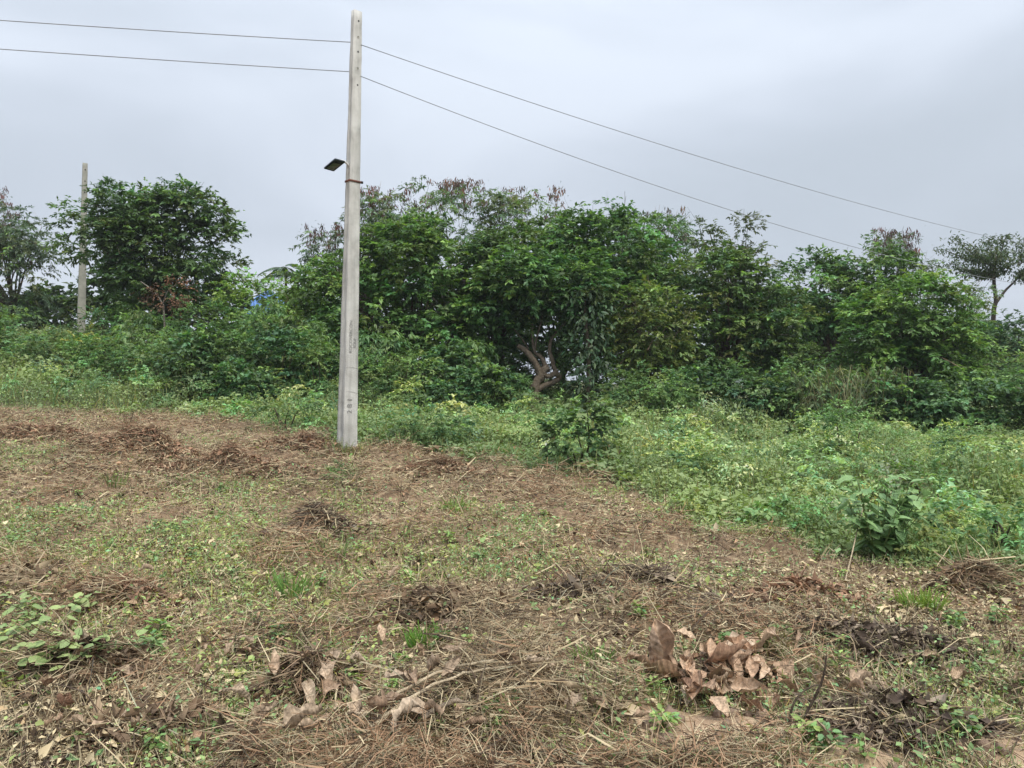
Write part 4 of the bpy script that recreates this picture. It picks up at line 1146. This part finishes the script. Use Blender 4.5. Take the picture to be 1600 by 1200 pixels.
# ------------------------------------------------------------------ brush heaps
PCOL = {'red': [(0.38, 0.22, 0.135), (0.26, 0.155, 0.10), (0.50, 0.35, 0.22)], 'dark': [(0.10, 0.073, 0.055), (0.16, 0.118, 0.085), (0.32, 0.25, 0.18)],
        'brown': [(0.26, 0.175, 0.11), (0.36, 0.255, 0.16), (0.14, 0.10, 0.068)], 'tan': [(0.48, 0.37, 0.235), (0.36, 0.265, 0.165), (0.22, 0.155, 0.10)]}
for (px_, py_, rx, ry, h, key, lab) in PILE_W:
    base = np.array([px_, py_, g1(px_, py_)])
    N = int(np.clip(6000 * rx * ry + 1500, 2000, 5500))
    th = rng.uniform(0, 2 * math.pi, N)
    sd = int(abs(px_ * 37 + py_ * 91)) % 97
    lob = .62 + .75 * fbm(2.2 * np.cos(th) + 7, 2.2 * np.sin(th) + 7, sd, 3)
    r = rng.random(N) ** .6 * np.exp(rng.normal(0, .2, N))
    x = px_ + rx * r * lob * np.cos(th); y = py_ + ry * r * lob * np.sin(th)
    hump = h * .7 * np.exp(-1.5 * r ** 2) * (fbm(x * 3.2, y * 3.2, sd + 3, 3) * 2.2 - .35).clip(.08, 1.5)
    z = ground(x, y) + hump * rng.random(N) ** .6
    d = np.c_[rng.normal(size=(N, 2)), rng.normal(-.05, .36, N)]
    an0 = fbm(x * 1.6, y * 1.6, sd + 5, 2) * 9
    d[:, :2] += np.c_[np.cos(an0), np.sin(an0)] * .8
    d[:, 2] -= .2 * r
    cols = np.array(PCOL[key])[rng.choice(3, N, p=[.45, .32, .23])] * jitter((1, 1, 1), N, .34, .08)
    mixc = rng.random(N) < .42 + .3 * np.clip(r, 0, 1)
    cols[mixc] = litter_cols(x[mixc], y[mixc], mixc.sum())
    a = Acc()
    strips(a, np.c_[x, y, z], d, rng.gamma(2.2, .06, N) + .03, (.0023 + .00043 * py_) * np.exp(rng.normal(0, .4, N)), np.clip(cols, .01, .6), rng.normal(0, .16, N), 2)
    K = N // 3
    r = np.sqrt(rng.random(K)); th = rng.uniform(0, 2 * math.pi, K); x = px_ + rx * r * np.cos(th); y = py_ + ry * r * np.sin(th)
    hump = h * .5 * np.exp(-1.6 * r ** 2)
    s = rng.gamma(3, .014, K) + .012
    leaves(a, np.c_[x, y, ground(x, y) + hump * rng.random(K) ** .3 + .01], rng.normal(size=(K, 3)) * [1, 1, .5], rng.normal(size=(K, 3)) + [0, 0, .8], s, s * .55, np.clip(np.array(PCOL[key])[rng.choice(3, K)] * 1.25 * jitter((1, 1, 1), K, .3, .06), .01, .6), .25, .3)
    o = a.build('brush_heap', M_DRY, None, base)
    tag(o, lab, 'brush heap', 'heaps of cut brush on the cleared field')

# ------------------------------------------------------------------ single leaves
def blade_mesh(name, mat, w, curl, bend, twist, wave, nu=4, nv=6, ovate=0.5, seed=0, blunt=.75, rag=1.0):
    """one leaf blade of unit length along +Y: w width, curl rolls the edges, bend arches the length"""
    r_ = np.random.default_rng(seed)
    v = []
    edge = np.exp(r_.normal(0, .22 * rag, (nv + 1, 2)))
    for j in range(nv + 1):
        t = j / nv
        prof = (math.sin(math.pi * min(1, max(0, t)) ** (0.75 + 0.5 * (ovate - .5))) ** blunt) if 0 < t < 1 else 0.0
        prof = max(prof, 0.035)
        for i in range(nu + 1):
            s = i / nu * 2 - 1
            a = s * curl
            half = w * .5 * prof * edge[j, 0 if s < 0 else 1]
            x = math.sin(a) / max(curl, .05) * half if curl > .05 else s * half
            z = (1 - math.cos(a)) / max(curl, .05) * half if curl > .05 else 0
            z += wave * math.sin(t * 11 + s * 2.0 + seed) * abs(s) * w * .5 + r_.normal(0, .034 * rag)
            ang = bend * t
            yy = math.sin(ang) / bend if abs(bend) > .05 else t
            zz = (1 - math.cos(ang)) / bend if abs(bend) > .05 else 0
            y2 = yy - z * math.sin(ang); z2 = zz + z * math.cos(ang)
            tw = twist * (t - .4)
            x3 = x * math.cos(tw) - (z2 - zz) * math.sin(tw); z3 = zz + x * math.sin(tw) + (z2 - zz) * math.cos(tw)
            v.append((x3, y2, z3))
    t_ = []
    m = nu + 1
    for j in range(nv):
        for i in range(nu):
            p = j * m + i; t_ += [[p, p + 1, p + m + 1], [p, p + m + 1, p + m]]
    me = bpy.data.meshes.new(name)
    me.from_pydata(v, [], t_); me.materials.append(mat)
    me.polygons.foreach_set('use_smooth', np.ones(len(t_), bool)); me.update()
    return me

DEADM = [blade_mesh('dead_leaf', M_DEAD, rng.uniform(.5, .75), rng.uniform(.7, 2.2), rng.uniform(-1.8, 1.8), rng.normal(0, .6), rng.uniform(.08, .28), seed=k) for k in range(9)]
DEADP = [blade_mesh('dead_leaf', M_DEADPALE, rng.uniform(.45, .75), rng.uniform(.8, 2.3), rng.uniform(-1.6, 1.6), rng.normal(0, .6), rng.uniform(.08, .28), seed=20 + k) for k in range(9)]

def put_leaf(me, loc, size, yaw, pitch, roll, label, group, name='dead_leaf', cat='leaf'):
    o = bpy.data.objects.new(name, me); C.objects.link(o)
    o.location = tuple(loc); o.scale = (size,) * 3
    o.rotation_euler = (Matrix.Rotation(yaw, 4, 'Z') @ Matrix.Rotation(pitch, 4, 'X') @ Matrix.Rotation(roll, 4, 'Y')).to_euler()
    return tag(o, label, cat, group)

HEAPL = [  # px, py, size px, yaw, pitch, roll
    (1065, 1085, 85, 1.5, .1, .4), (1100, 1072, 80, -1.9, .15, -.5), (1090, 1100, 60, 2.6, -.5, .2), (1130, 1090, 75, -2.2, -.2, .6), (1150, 1075, 70, -1.2, .2, .1),
    (1125, 1050, 70, -1.7, .25, .5), (1160, 1045, 75, -1.4, .1, -.4), (1172, 1090, 60, -2.6, -.3, -.3), (1195, 1085, 55, .6, .9, .3), (1205, 1112, 50, 2.9, -1.0, .2),
    (1140, 1112, 65, -2.0, -.1, .9), (1110, 1120, 50, -2.8, -.6, 0), (1178, 1062, 55, -.8, .5, -.6), (1075, 1058, 55, -1.0, .3, .2), (1155, 1118, 55, -2.4, -.2, -.7), (1215, 1080, 45, -1.0, .6, .3), (1000, 1060, 40, .8, .1, .2), (1020, 1075, 45, 1.4, 0, .5)]
for q in range(44):
    HEAPL.append((rng.uniform(1060, 1215), rng.uniform(1050, 1118), rng.uniform(30, 65), rng.uniform(0, 6.28), rng.normal(.05, .3), rng.normal(0, .5)))
for k, (px, py, sp, yaw, pit, rol) in enumerate(HEAPL):
    p = hit(px, py, ground); s = p[1] / F
    put_leaf(DEADM[k % 9], p + [0, 0, .06 + .07 * rng.random()], sp * s * .95, yaw, pit * .45, rol * .8, 'large tan brown dead leaf in the leaf heap behind the bare soil mound', 'dead leaves of the heap')
# the tall curled leaf at the end of the heap
p = hit(1040, 1075, ground); s = p[1] / F
tall = blade_mesh('dead_leaf', M_DEAD, .85, 2.5, -.3, .3, .22, seed=91, nu=6, nv=8, blunt=.3)
put_leaf(tall, p + [-.02, .02, -.02], 108 * s, math.radians(12), math.radians(86), math.radians(4), 'tall curled brown dead leaf standing upright at the end of the leaf heap', 'dead leaves of the heap')
p = hit(1030, 1072, ground); put_leaf(blade_mesh('dead_leaf', M_DEAD, .5, 1.8, .5, -.5, .2, seed=92, blunt=.4), p + [-.05, .0, 0], 85 * s, .4, 1.3, .5, 'narrow dead leaf leaning on the tall curled leaf', 'dead leaves of the heap')
p = hit(1050, 990, ground); put_leaf(DEADM[2], at(1058, 985, hit(1040, 1075, ground)[1]), 30 * s, -1.8, -.4, .3, 'small folded dead leaf tip bent over the top of the tall curled leaf', 'dead leaves of the heap')
p = hit(898, 1055, ground); put_leaf(blade_mesh('dead_leaf', M_DEAD, .7, 1.3, .8, .5, .2, seed=93), p, 34 * p[1] / F, .6, 1.35, .2, 'dark curled brown leaf standing alone in the straw', 'dead leaves of the heap')
# the second group of leaves, in the left foreground
PG = [(600, 1165, 62), (575, 1160, 55), (625, 1158, 50), (650, 1130, 50), (690, 1122, 45), (670, 1095, 45), (705, 1095, 40), (655, 1170, 60), (690, 1165, 45), (560, 1180, 50), (545, 1150, 35), (640, 1110, 40),
      (420, 1185, 75), (465, 1190, 70), (385, 1192, 60), (440, 1198, 60), (390, 1150, 45), (480, 1105, 45), (430, 1098, 45), (525, 1068, 40), (510, 1080, 38), (550, 1075, 35), (470, 1075, 35), (210, 1190, 32), (130, 1182, 30), (770, 1085, 42), (840, 1090, 45), (820, 1095, 40), (720, 1068, 32), (905, 1150, 38), (945, 1150, 36), (880, 1165, 45), (1290, 1115, 36), (1330, 1120, 42), (1350, 1140, 40), (1255, 1040, 25), (990, 1180, 30), (760, 1190, 34), (505, 1140, 34), (1480, 1090, 28), (1320, 1018, 24), (960, 985, 22), (610, 930, 20), (715, 950, 22), (240, 925, 22), (270, 935, 20), (420, 740, 12), (940, 920, 22), (958, 930, 20)]
for k, (px, py, sp) in enumerate(PG):
    p = hit(px, py, ground)
    put_leaf(DEADP[k % 9], p + [0, 0, .11 + .08 * rng.random()], sp * p[1] / F * 1.12, rng.uniform(0, 6.28), rng.normal(.1, .35), rng.normal(0, .5), 'pale curled dead leaf lying loose on the dry straw', 'loose pale dead leaves')
for k in range(110):
    px, py = rng.uniform(0, 1600), rng.uniform(930, 1195)
    p = hit(px, py, ground)
    if green_mask(np.array([p[0]]), np.array([p[1]]))[0] > .3: continue
    me = (DEADP if rng.random() < .6 else DEADM)[k % 9]
    put_leaf(me, p + [0, 0, .07], rng.uniform(.05, .12), rng.uniform(0, 6.28), rng.normal(.1, .4), rng.normal(0, .5), 'small crisp fallen leaf scattered over the cleared field', 'small scattered leaves', 'fallen_leaf')

# broad leaves for single plants
BROADM = [blade_mesh('leaf', M_BROAD, rng.uniform(.5, .65), .35, rng.uniform(-.9, -.3), rng.normal(0, .2), .05, 2, 4, .4, rag=.25, seed=40 + k) for k in range(4)]
VINEM = [blade_mesh('leaf', M_VINE, rng.uniform(.6, .75), .3, rng.uniform(-.5, .2), rng.normal(0, .2), .04, 2, 4, .5, rag=.25, seed=50 + k) for k in range(4)]
BRIGHTM = [blade_mesh('leaf', M_BRIGHT, .75, .3, -.5, 0, .05, 2, 4, .45, rag=.25, seed=60 + k) for k in range(2)]

def leaf_child(me, parent, loc, size, d, roll=0.0):
    o = bpy.data.objects.new('leaf', me); C.objects.link(o); o.parent = parent
    o.location = tuple(loc)
    d = Vector(d).normalized()
    yaw = math.atan2(-d.x, d.y); pitch = math.asin(max(-1, min(1, d.z)))
    o.rotation_euler = (Matrix.Rotation(yaw, 4, 'Z') @ Matrix.Rotation(pitch, 4, 'X') @ Matrix.Rotation(roll, 4, 'Y')).to_euler()
    o.scale = (size,) * 3
    return o

def leafy_plant(name, label, px, py, hw, hp, n_, meshes, size, cat='plant', group=None, stems=6, flat=.9):
    p = hit(px, py, ground); s = p[1] / F; rx, h = hw * s, hp * s
    root = empty(name, p, label, cat, group)
    a = Acc(); tips = []
    for i in range(stems):
        an = rng.uniform(0, 6.28); rr = rx * rng.uniform(.3, .9)
        T = np.array([rr * math.cos(an), flat * rr * math.sin(an), h * rng.uniform(.55, 1.0)])
        m = T * [.55, .55, .5]
        pth = smooth_path([[0, 0, -.03], m, T], 6); tips.append(pth)
        tube(a, pth, np.linspace(.006, .003, len(pth)), (0.18, 0.24, 0.09), 5)
    a.build('stem', M_LEAF, root)
    for i in range(n_):
        pth = tips[i % stems]; q = pth[rng.integers(3, len(pth))] + rng.normal(0, .02, 3)
        an = rng.uniform(0, 6.28)
        leaf_child(meshes[i % len(meshes)], root, q, size * rng.uniform(.6, 1.2), (math.cos(an), math.sin(an), rng.uniform(-.5, .5)), rng.normal(0, .3))
    return root

leafy_plant('leafy_bush', 'dark green bush of large pointed leaves at the front of the weeds', 1372, 872, 88, 128, 298, BROADM, .155, 'shrub', 'bushes in the weeds', 34)
r_ = leafy_plant('big_leaf_plant', 'low plant with one bright large leaf in the weeds', 1272, 774, 36, 78, 22, BROADM, .2, 'plant', None, 6)
for k in range(2):
    leaf_child(BRIGHTM[k], r_, (.13 - .3 * k, -.15, .55 - .1 * k), .32 - .08 * k, (.9 - 1.4 * k, -.5, -.1), .2)

# the broad-leaved creeping vine in the left foreground
vp = hit(85, 1075, ground)
vine = empty('creeping_vine', vp, 'creeping vine with round pale green leaves over the brown stem heap', 'plant')
a = Acc(); anchors = []
for (q0, q1, q2) in [((-40, 1060), (40, 1010), (110, 1000)), ((-30, 1030), (60, 1020), (160, 1060)), ((40, 1085), (100, 1045), (180, 1065)), ((-60, 1000), (0, 975), (60, 985)), ((0, 1080), (60, 1060), (90, 1050)), ((60, 1030), (120, 975), (150, 965)), ((-40, 980), (10, 965), (45, 970)), ((100, 1060), (150, 1050), (235, 1030))]:
    pts = []
    for (px, py), up_ in zip((q0, q1, q2), (.0, .10, .05)):
        q = hit(px, py, ground); q[2] += up_ + .03; pts.append(q - vp)
    pth = smooth_path(pts, 8); tube(a, pth, .0045, (0.14, 0.15, 0.07), 5); anchors.append(pth)
a.build('stem', M_LEAF, vine)
for i in range(150):
    pth = anchors[i % len(anchors)]; q = pth[rng.integers(1, len(pth))] + np.array([*rng.normal(0, .035, 2), rng.uniform(0, .08)])
    an = rng.uniform(0, 6.28); leaf_child(VINEM[i % 4], vine, q, rng.uniform(.045, .095), (math.cos(an), math.sin(an) - .3, rng.uniform(-.5, .35)), rng.normal(0, .35))

# seedlings: six kinds of small weed copied over the cleared field
protos = []
for k in range(6):
    root = empty('weed_sprout', (0, 0, 0), 'small leafy green weed sprouting from the dry litter', 'weed', 'weeds sprouting on the cleared field')
    a = Acc(); n_l = 22 + 6 * k
    hh = rng.uniform(.02, .15, n_l); an = rng.uniform(0, 6.28, n_l); r0 = rng.uniform(0, .07, n_l)
    P = np.c_[r0 * np.cos(an), r0 * np.sin(an), hh]
    leaves(a, P, np.c_[np.cos(an), np.sin(an), rng.normal(.1, .3, n_l)], np.array([0, 0, 1.]) + rng.normal(0, .25, (n_l, 3)), rng.uniform(.045, .08, n_l), rng.uniform(.028, .045, n_l), jitter([(0.20, 0.31, 0.10), (0.25, 0.36, 0.11), (0.17, 0.27, 0.11)][k % 3], n_l, .2), .12, .15, True)
    a.build('foliage', M_WEED, root)
    a = Acc()
    strips(a, np.zeros((n_l, 3)), P + [0, 0, .01], np.linalg.norm(P, axis=1), .005, jitter((0.13, 0.15, 0.06), n_l), .05)
    a.build('stem', M_WEED, root)
    protos.append(root)
SPR = [(440, 920, 1.2), (270, 835, 1.3), (300, 875, 1.2), (240, 880, 1.1), (250, 1000, 1.3), (235, 1025, 1.2), (510, 1060, 1.), (745, 1025, 1.3), (770, 1020, 1.1), (800, 1010, 1.), (640, 915, 1.2), (1150, 1025, 1.3), (1175, 1030, 1.1), (1130, 1020, 1.), (1290, 1040, 1.2),
       (1310, 1045, 1.), (1260, 1170, 1.2), (1290, 1180, 1.1), (1350, 1185, 1.), (1185, 1165, 1.), (1510, 1155, 1.2), (960, 945, 1.), (1000, 965, 1.), (560, 935, 1.1), (640, 840, 1.3), (560, 860, 1.), (350, 770, 1.5), (470, 760, 1.4), (700, 850, 1.2), (750, 880, 1.), (170, 860, 1.2), (90, 810, 1.3), (1560, 975, 1.2), (1490, 985, 1.), (830, 1000, 1.), (1220, 1005, 1.2), (60, 960, 1.1), (20, 1000, 1.2), (170, 1010, 1.)]
for k in range(70):
    SPR.append((rng.uniform(0, 1600), rng.uniform(760, 1180), rng.uniform(.5, 1.1)))
used = set()
for i, (px, py, s) in enumerate(SPR):
    p = hit(px, py, ground)
    if green_mask(np.array([p[0]]), np.array([p[1]]))[0] > .5 and i > 38: continue
    k = i % 6
    o = protos[k] if k not in used else copy_tree(protos[k])
    used.add(k)
    o.location = tuple(p); o.scale = (s * .62,) * 3; o.rotation_euler = (0, 0, rng.uniform(0, 6.28))

# grass tufts
def tuft(px, py, hp, wp, n_, col, label, cat='grass'):
    p = hit(px, py, ground); s = p[1] / F
    a = Acc(); an = rng.uniform(0, 6.28, n_); r0 = rng.random(n_) ** .6 * wp * s * .5
    P = np.c_[r0 * np.cos(an), .7 * r0 * np.sin(an), np.zeros(n_) - .01]
    d = np.c_[np.cos(an) * .45, np.sin(an) * .45, np.ones(n_)] + rng.normal(0, .2, (n_, 3))
    strips(a, P, d, hp * s * rng.uniform(.6, 1.2, n_), .006 + .0004 * p[1], jitter(col, n_, .2, .1), rng.normal(0, .14, n_), 3)
    o = a.build('grass_tuft', M_WEED); o.location = tuple(p)
    tag(o, label, cat, 'grass tufts on the cleared field')
tuft(1425, 952, 34, 40, 110, (0.20, 0.29, 0.06), 'bright yellow green grass tuft beside its twin near the weed edge')
tuft(1455, 955, 32, 34, 100, (0.21, 0.30, 0.06), 'bright yellow green grass tuft next to the weed edge twig heap')
tuft(665, 1010, 32, 55, 140, (0.14, 0.26, 0.05), 'wide bright green grass tuft in front of the brown stone')
tuft(455, 935, 48, 34, 80, (0.16, 0.27, 0.07), 'tall fresh green grass tuft in the middle of the litter')
tuft(712, 800, 26, 40, 90, (0.17, 0.25, 0.06), 'small fresh grass tuft behind the cleared field middle')
tuft(525, 868, 34, 34, 30, (0.20, 0.27, 0.11), 'pale broad bladed grass tuft beside the dark brush heap')
tuft(815, 1020, 34, 26, 50, (0.22, 0.30, 0.07), 'pale yellow green grass tuft near the lone dark leaf')
tuft(175, 470 + 290, 22, 40, 60, (0.15, 0.2, 0.06), 'short dull grass tuft in front of the reddish heap')
tuft(545, 945, 30, 34, 70, (0.2, 0.26, 0.08), 'yellowish grass tuft behind the tan straw')
tuft(1210, 1030, 44, 26, 60, (0.16, 0.15, 0.06), 'half brown grass stub beside the seedlings behind the leaf heap')
tuft(930, 1035, 24, 60, 90, (0.15, 0.22, 0.06), 'spreading low grass tuft right of the lone dark leaf')

tuft(528, 712, 26, 30, 60, (0.22, 0.27, 0.12), 'dull green grass sprig at the foot of the lamp pole, on its channelled side')
tuft(556, 714, 22, 34, 60, (0.26, 0.27, 0.12), 'straw tinged grass sprig at the foot of the lamp pole, on its lettered side')
# tall dry reeds in front of the rounded tree
for k, (px, w_) in enumerate([(1340, 60), (1385, 50), (1300, 50)]):
    p = at(px, 650, 22.6); p[2] = g1(p[0], 22.6); s = p[1] / F; n_ = 260
    a = Acc(); an = rng.uniform(0, 6.28, n_); r0 = rng.random(n_) ** .6 * w_ * s * .6
    P = np.c_[r0 * np.cos(an), r0 * np.sin(an), np.zeros(n_)]
    strips(a, P, np.c_[rng.normal(0, .28, (n_, 2)), np.ones(n_)], rng.uniform(1.0, 2.1, n_), .022, jitter((0.16, 0.165, 0.085), n_, .25, .15), rng.normal(0, .2, n_), 4)
    o = a.build('reed_clump', M_WEED); o.location = tuple(p)
    tag(o, 'clump of tall drooping half dry reeds in front of the rounded bright tree', 'reeds', 'reed clumps')

# ------------------------------------------------------------------ sticks, stalks, stone
def stick(pts, r0, r1, col, label, name='dry_stalk', cat='stalk', group='dry stalks and sticks', forks=()):
    w_ = []
    for (px, py, up_) in pts:
        q = hit(px, py, ground); q[2] += up_ + .09 * (up_ > 0); w_.append(q)
    base = w_[0].copy()
    a = Acc(); pth = smooth_path([q - base for q in w_], 5)
    pth += rng.normal(0, .004, pth.shape)
    tube(a, pth, np.linspace(r0, r1, len(pth)), col, 6, wob=.08)
    o = a.build(name, M_BARK, smooth=True); o.location = tuple(base)
    return tag(o, label, cat, group)
PALE = (0.44, 0.35, 0.23)
stick([(545, 1178, .02), (620, 1140, .06), (700, 1108, .09), (790, 1085, .07)], .010, .006, PALE, 'long pale dry stalk leaning over the loose dead leaves')
stick([(570, 1185, .02), (660, 1135, .07), (740, 1110, .08), (800, 1090, .05)], .009, .005, PALE, 'pale dry stalk beside the long leaning stalk')
stick([(790, 1085, .06), (830, 1110, .05), (860, 1135, .02)], .006, .004, PALE, 'short bent pale stalk at the tip of the long stalks')
stick([(660, 1165, .02), (700, 1150, .05), (735, 1140, .02)], .013, .010, (0.22, 0.17, 0.12), 'thick brown stick under the pale stalks')
stick([(1320, 870 + 45, .0), (1345, 860, .25), (1352, 850, .3)], .006, .004, PALE, 'thin pale stalk rising at the green weed edge')
# bare upright stem with a bend, right foreground
bs = hit(1240, 1145, ground)
a = Acc(); sY = bs[1]
P_ = [bs, at(1262, 1110, sY), at(1280, 1075, sY), at(1288, 1050, sY), at(1291, 1025, sY)]
tube(a, smooth_path([q - bs for q in P_], 5), np.linspace(.007, .004, 21), (0.075, 0.055, 0.04), 6)
P_ = [at(1232, 1140, sY), at(1238, 1105, sY), at(1250, 1085, sY), at(1270, 1072, sY), at(1283, 1070, sY)]
tube(a, smooth_path([q - bs for q in P_], 5), np.linspace(.006, .003, 21), (0.085, 0.065, 0.045), 6)
o = a.build('bare_stem', M_BARK, smooth=True); o.location = tuple(bs); tag(o, 'dark bare upright stem with a looped side twig beside the leaf heap', 'stem', 'dry stalks and sticks')
bs = hit(1000, 1062, ground); sY = bs[1]; a = Acc()
tube(a, smooth_path([np.zeros(3), at(1015, 1020, sY) - bs, at(1038, 970, sY) - bs], 5), np.linspace(.005, .003, 11), (0.05, 0.04, 0.03), 6)
o = a.build('bare_stem', M_BARK); o.location = tuple(bs); tag(o, 'thin black stem leaning across the tall curled dead leaf', 'stem', 'dry stalks and sticks')
for k in range(90):
    px, py = rng.uniform(0, 1600), 690 + 500 * rng.random() ** .7
    if k % 3 == 0: px, py = rng.uniform(1200, 1600), rng.uniform(1040, 1195)
    p = hit(px, py, ground)
    if green_mask(np.array([p[0]]), np.array([p[1]]))[0] > .4: continue
    L_ = rng.uniform(.15, .5); an = rng.uniform(0, 3.14)
    a = Acc(); e1 = np.array([math.cos(an) * L_, math.sin(an) * L_, rng.uniform(-.01, .16)])
    m = e1 * .5 + rng.normal(0, .04, 3) + [0, 0, .03]
    cl = [(0.32, 0.24, 0.15), (0.12, 0.085, 0.06), (0.20, 0.14, 0.09), (0.42, 0.34, 0.22)][k % 4]
    tube(a, smooth_path([[0, 0, .01], m, e1], 4), np.linspace(.0032 + .0003 * p[1], .002, 9), cl, 5)
    o = a.build('dry_twig', M_BARK, smooth=True); o.location = tuple(p)
    pale = k % 4 in (0, 3)
    tag(o, 'thin pale dry twig lying on the cleared field' if pale else 'thin dark brown twig lying on the cleared field', 'twig', 'pale dry twigs' if pale else 'dark brown twigs')

# stone
p = hit(705, 985, ground); s = p[1] / F
v = []; ico = [(math.cos(a_) * math.cos(b_), math.sin(a_) * math.cos(b_), math.sin(b_)) for b_ in (-.6, 0.1, .75) for a_ in np.arange(8) * math.pi / 4]
v = np.array(ico) * [18 * s, 12 * s, 13 * s] * np.exp(rng.normal(0, .1, (24, 1)))
v = np.r_[v, [[0, 0, -9 * s]], [[2 * s, 0, 12 * s]]]; t = []
for i in range(2):
    for k in range(8):
        a_, b_ = i * 8 + k, i * 8 + (k + 1) % 8; t += [[a_, b_, b_ + 8], [a_, b_ + 8, a_ + 8]]
for k in range(8): t += [[24, k, (k + 1) % 8], [25, 16 + k, 16 + (k + 1) % 8]]
a = Acc(); a.add(v, t, (1, 1, 1)); o = a.build('stone', M_STONE); o.location = tuple(p + [0, 0, 5 * s]); tag(o, 'single angular brown stone among straw and bright grass', 'stone')
# soil clods round the bare mounds
for k in range(60):
    sx, sy, rx, ry = SOIL_W[k % len(SOIL_W)]
    an = rng.uniform(0, 6.28); x_, y_ = sx + rx * rng.uniform(.3, 1) * math.cos(an), sy + ry * rng.uniform(.3, 1) * math.sin(an)
    r_ = rng.uniform(.012, .035)
    vv = np.array(ico) * r_ * np.exp(rng.normal(0, .16, (24, 1))); vv = np.r_[vv, [[0, 0, -r_ * .7]], [[0, 0, r_]]]
    a = Acc(); a.add(vv, t, (1, 1, 1)); o = a.build('soil_clod', M_STONE); o.location = (x_, y_, g1(x_, y_) + r_ * .3)
    tag(o, 'small crumbly clod of earth on the bare tan soil', 'clod', 'clods on the bare soil')

# ------------------------------------------------------------------ the house behind the wood: a scrap of blue roof shows through the gap
hx, hy = (420 - 800) / F * 78, 78.0
hz = float(base_ground(np.array([hx]), np.array([hy]))[0])
rt = at(420, 453, 78)[2]
house = empty('house', (hx, hy, hz), 'distant pale house with a blue roof glimpsed through the gap in the wood', 'house')
wh = rt - 2.6 - hz
v, t = box_vt(0, 0, wh / 2, 4.6, 4.6, wh); simple_part('wall', v, t, M_WALL, house)
v = np.array([(-2.8, -2.8, wh), (2.8, -2.8, wh), (2.8, 2.8, wh), (-2.8, 2.8, wh), (-.2, 0, wh + 2.6), (.2, 0, wh + 2.6)]); v = np.r_[v, v - [0, 0, .12]]
t = [[0, 1, 5], [0, 5, 4], [2, 3, 4], [2, 4, 5], [1, 2, 5], [3, 0, 4], [6, 8, 7], [6, 9, 8], [0, 6, 7], [0, 7, 1], [1, 7, 8], [1, 8, 2], [2, 8, 9], [2, 9, 3], [3, 9, 6], [3, 6, 0]]
simple_part('roof', v, t, M_BLUE, house)
for wx in (-1.3, 1.3):
    for wz in (wh - 1.9, wh - 5):
        v, t = box_vt(wx, -2.31, wz, 1.2, .06, 1.2); simple_part('window', v, t, M_GLASS, house)

# ------------------------------------------------------------------ far hill
hx_ = np.linspace(120, 700, 60); hy_ = np.linspace(0, 1, 12)
HX, HV = np.meshgrid(hx_, hy_)
prof = 46 * np.exp(-((HX - 330) / 150.0) ** 2) * (0.75 + .5 * fbm(HX / 40, HX * 0, 5, 3))
HZ = 0.5 + prof * np.sin(HV * math.pi) ; HY = 480 + 240 * HV
idx = (np.arange(11)[:, None] * 60 + np.arange(59)[None]).ravel()
a = Acc(); a.add(np.c_[HX.ravel(), HY.ravel(), HZ.ravel()], np.concatenate([np.c_[idx, idx + 1, idx + 61], np.c_[idx, idx + 61, idx + 60]]), (1, 1, 1))
tag(a.build('hill', ramp_mat('wooded_hill', [(0.03, 0.05, 0.025), (0.06, 0.085, 0.04)], 0.15, 0.95), smooth=True), kind='structure')

# ------------------------------------------------------------------ damp air
M_HAZE = bpy.data.materials.new('damp_air'); M_HAZE.use_nodes = True
hn = M_HAZE.node_tree.nodes; hn.clear()
ho = hn.new('ShaderNodeOutputMaterial'); hv = hn.new('ShaderNodeVolumePrincipled')
hv.inputs['Color'].default_value = (0.92, 0.945, 0.975, 1); hv.inputs['Density'].default_value = 0.0005; hv.inputs['Anisotropy'].default_value = 0.2
M_HAZE.node_tree.links.new(hv.outputs[0], ho.inputs['Volume'])
v, t = box_vt(0, 0, 29.0, 4600, 4600, 66); a = Acc(); a.add(v, t, (1, 1, 1))
tag(a.build('haze', M_HAZE), kind='stuff')
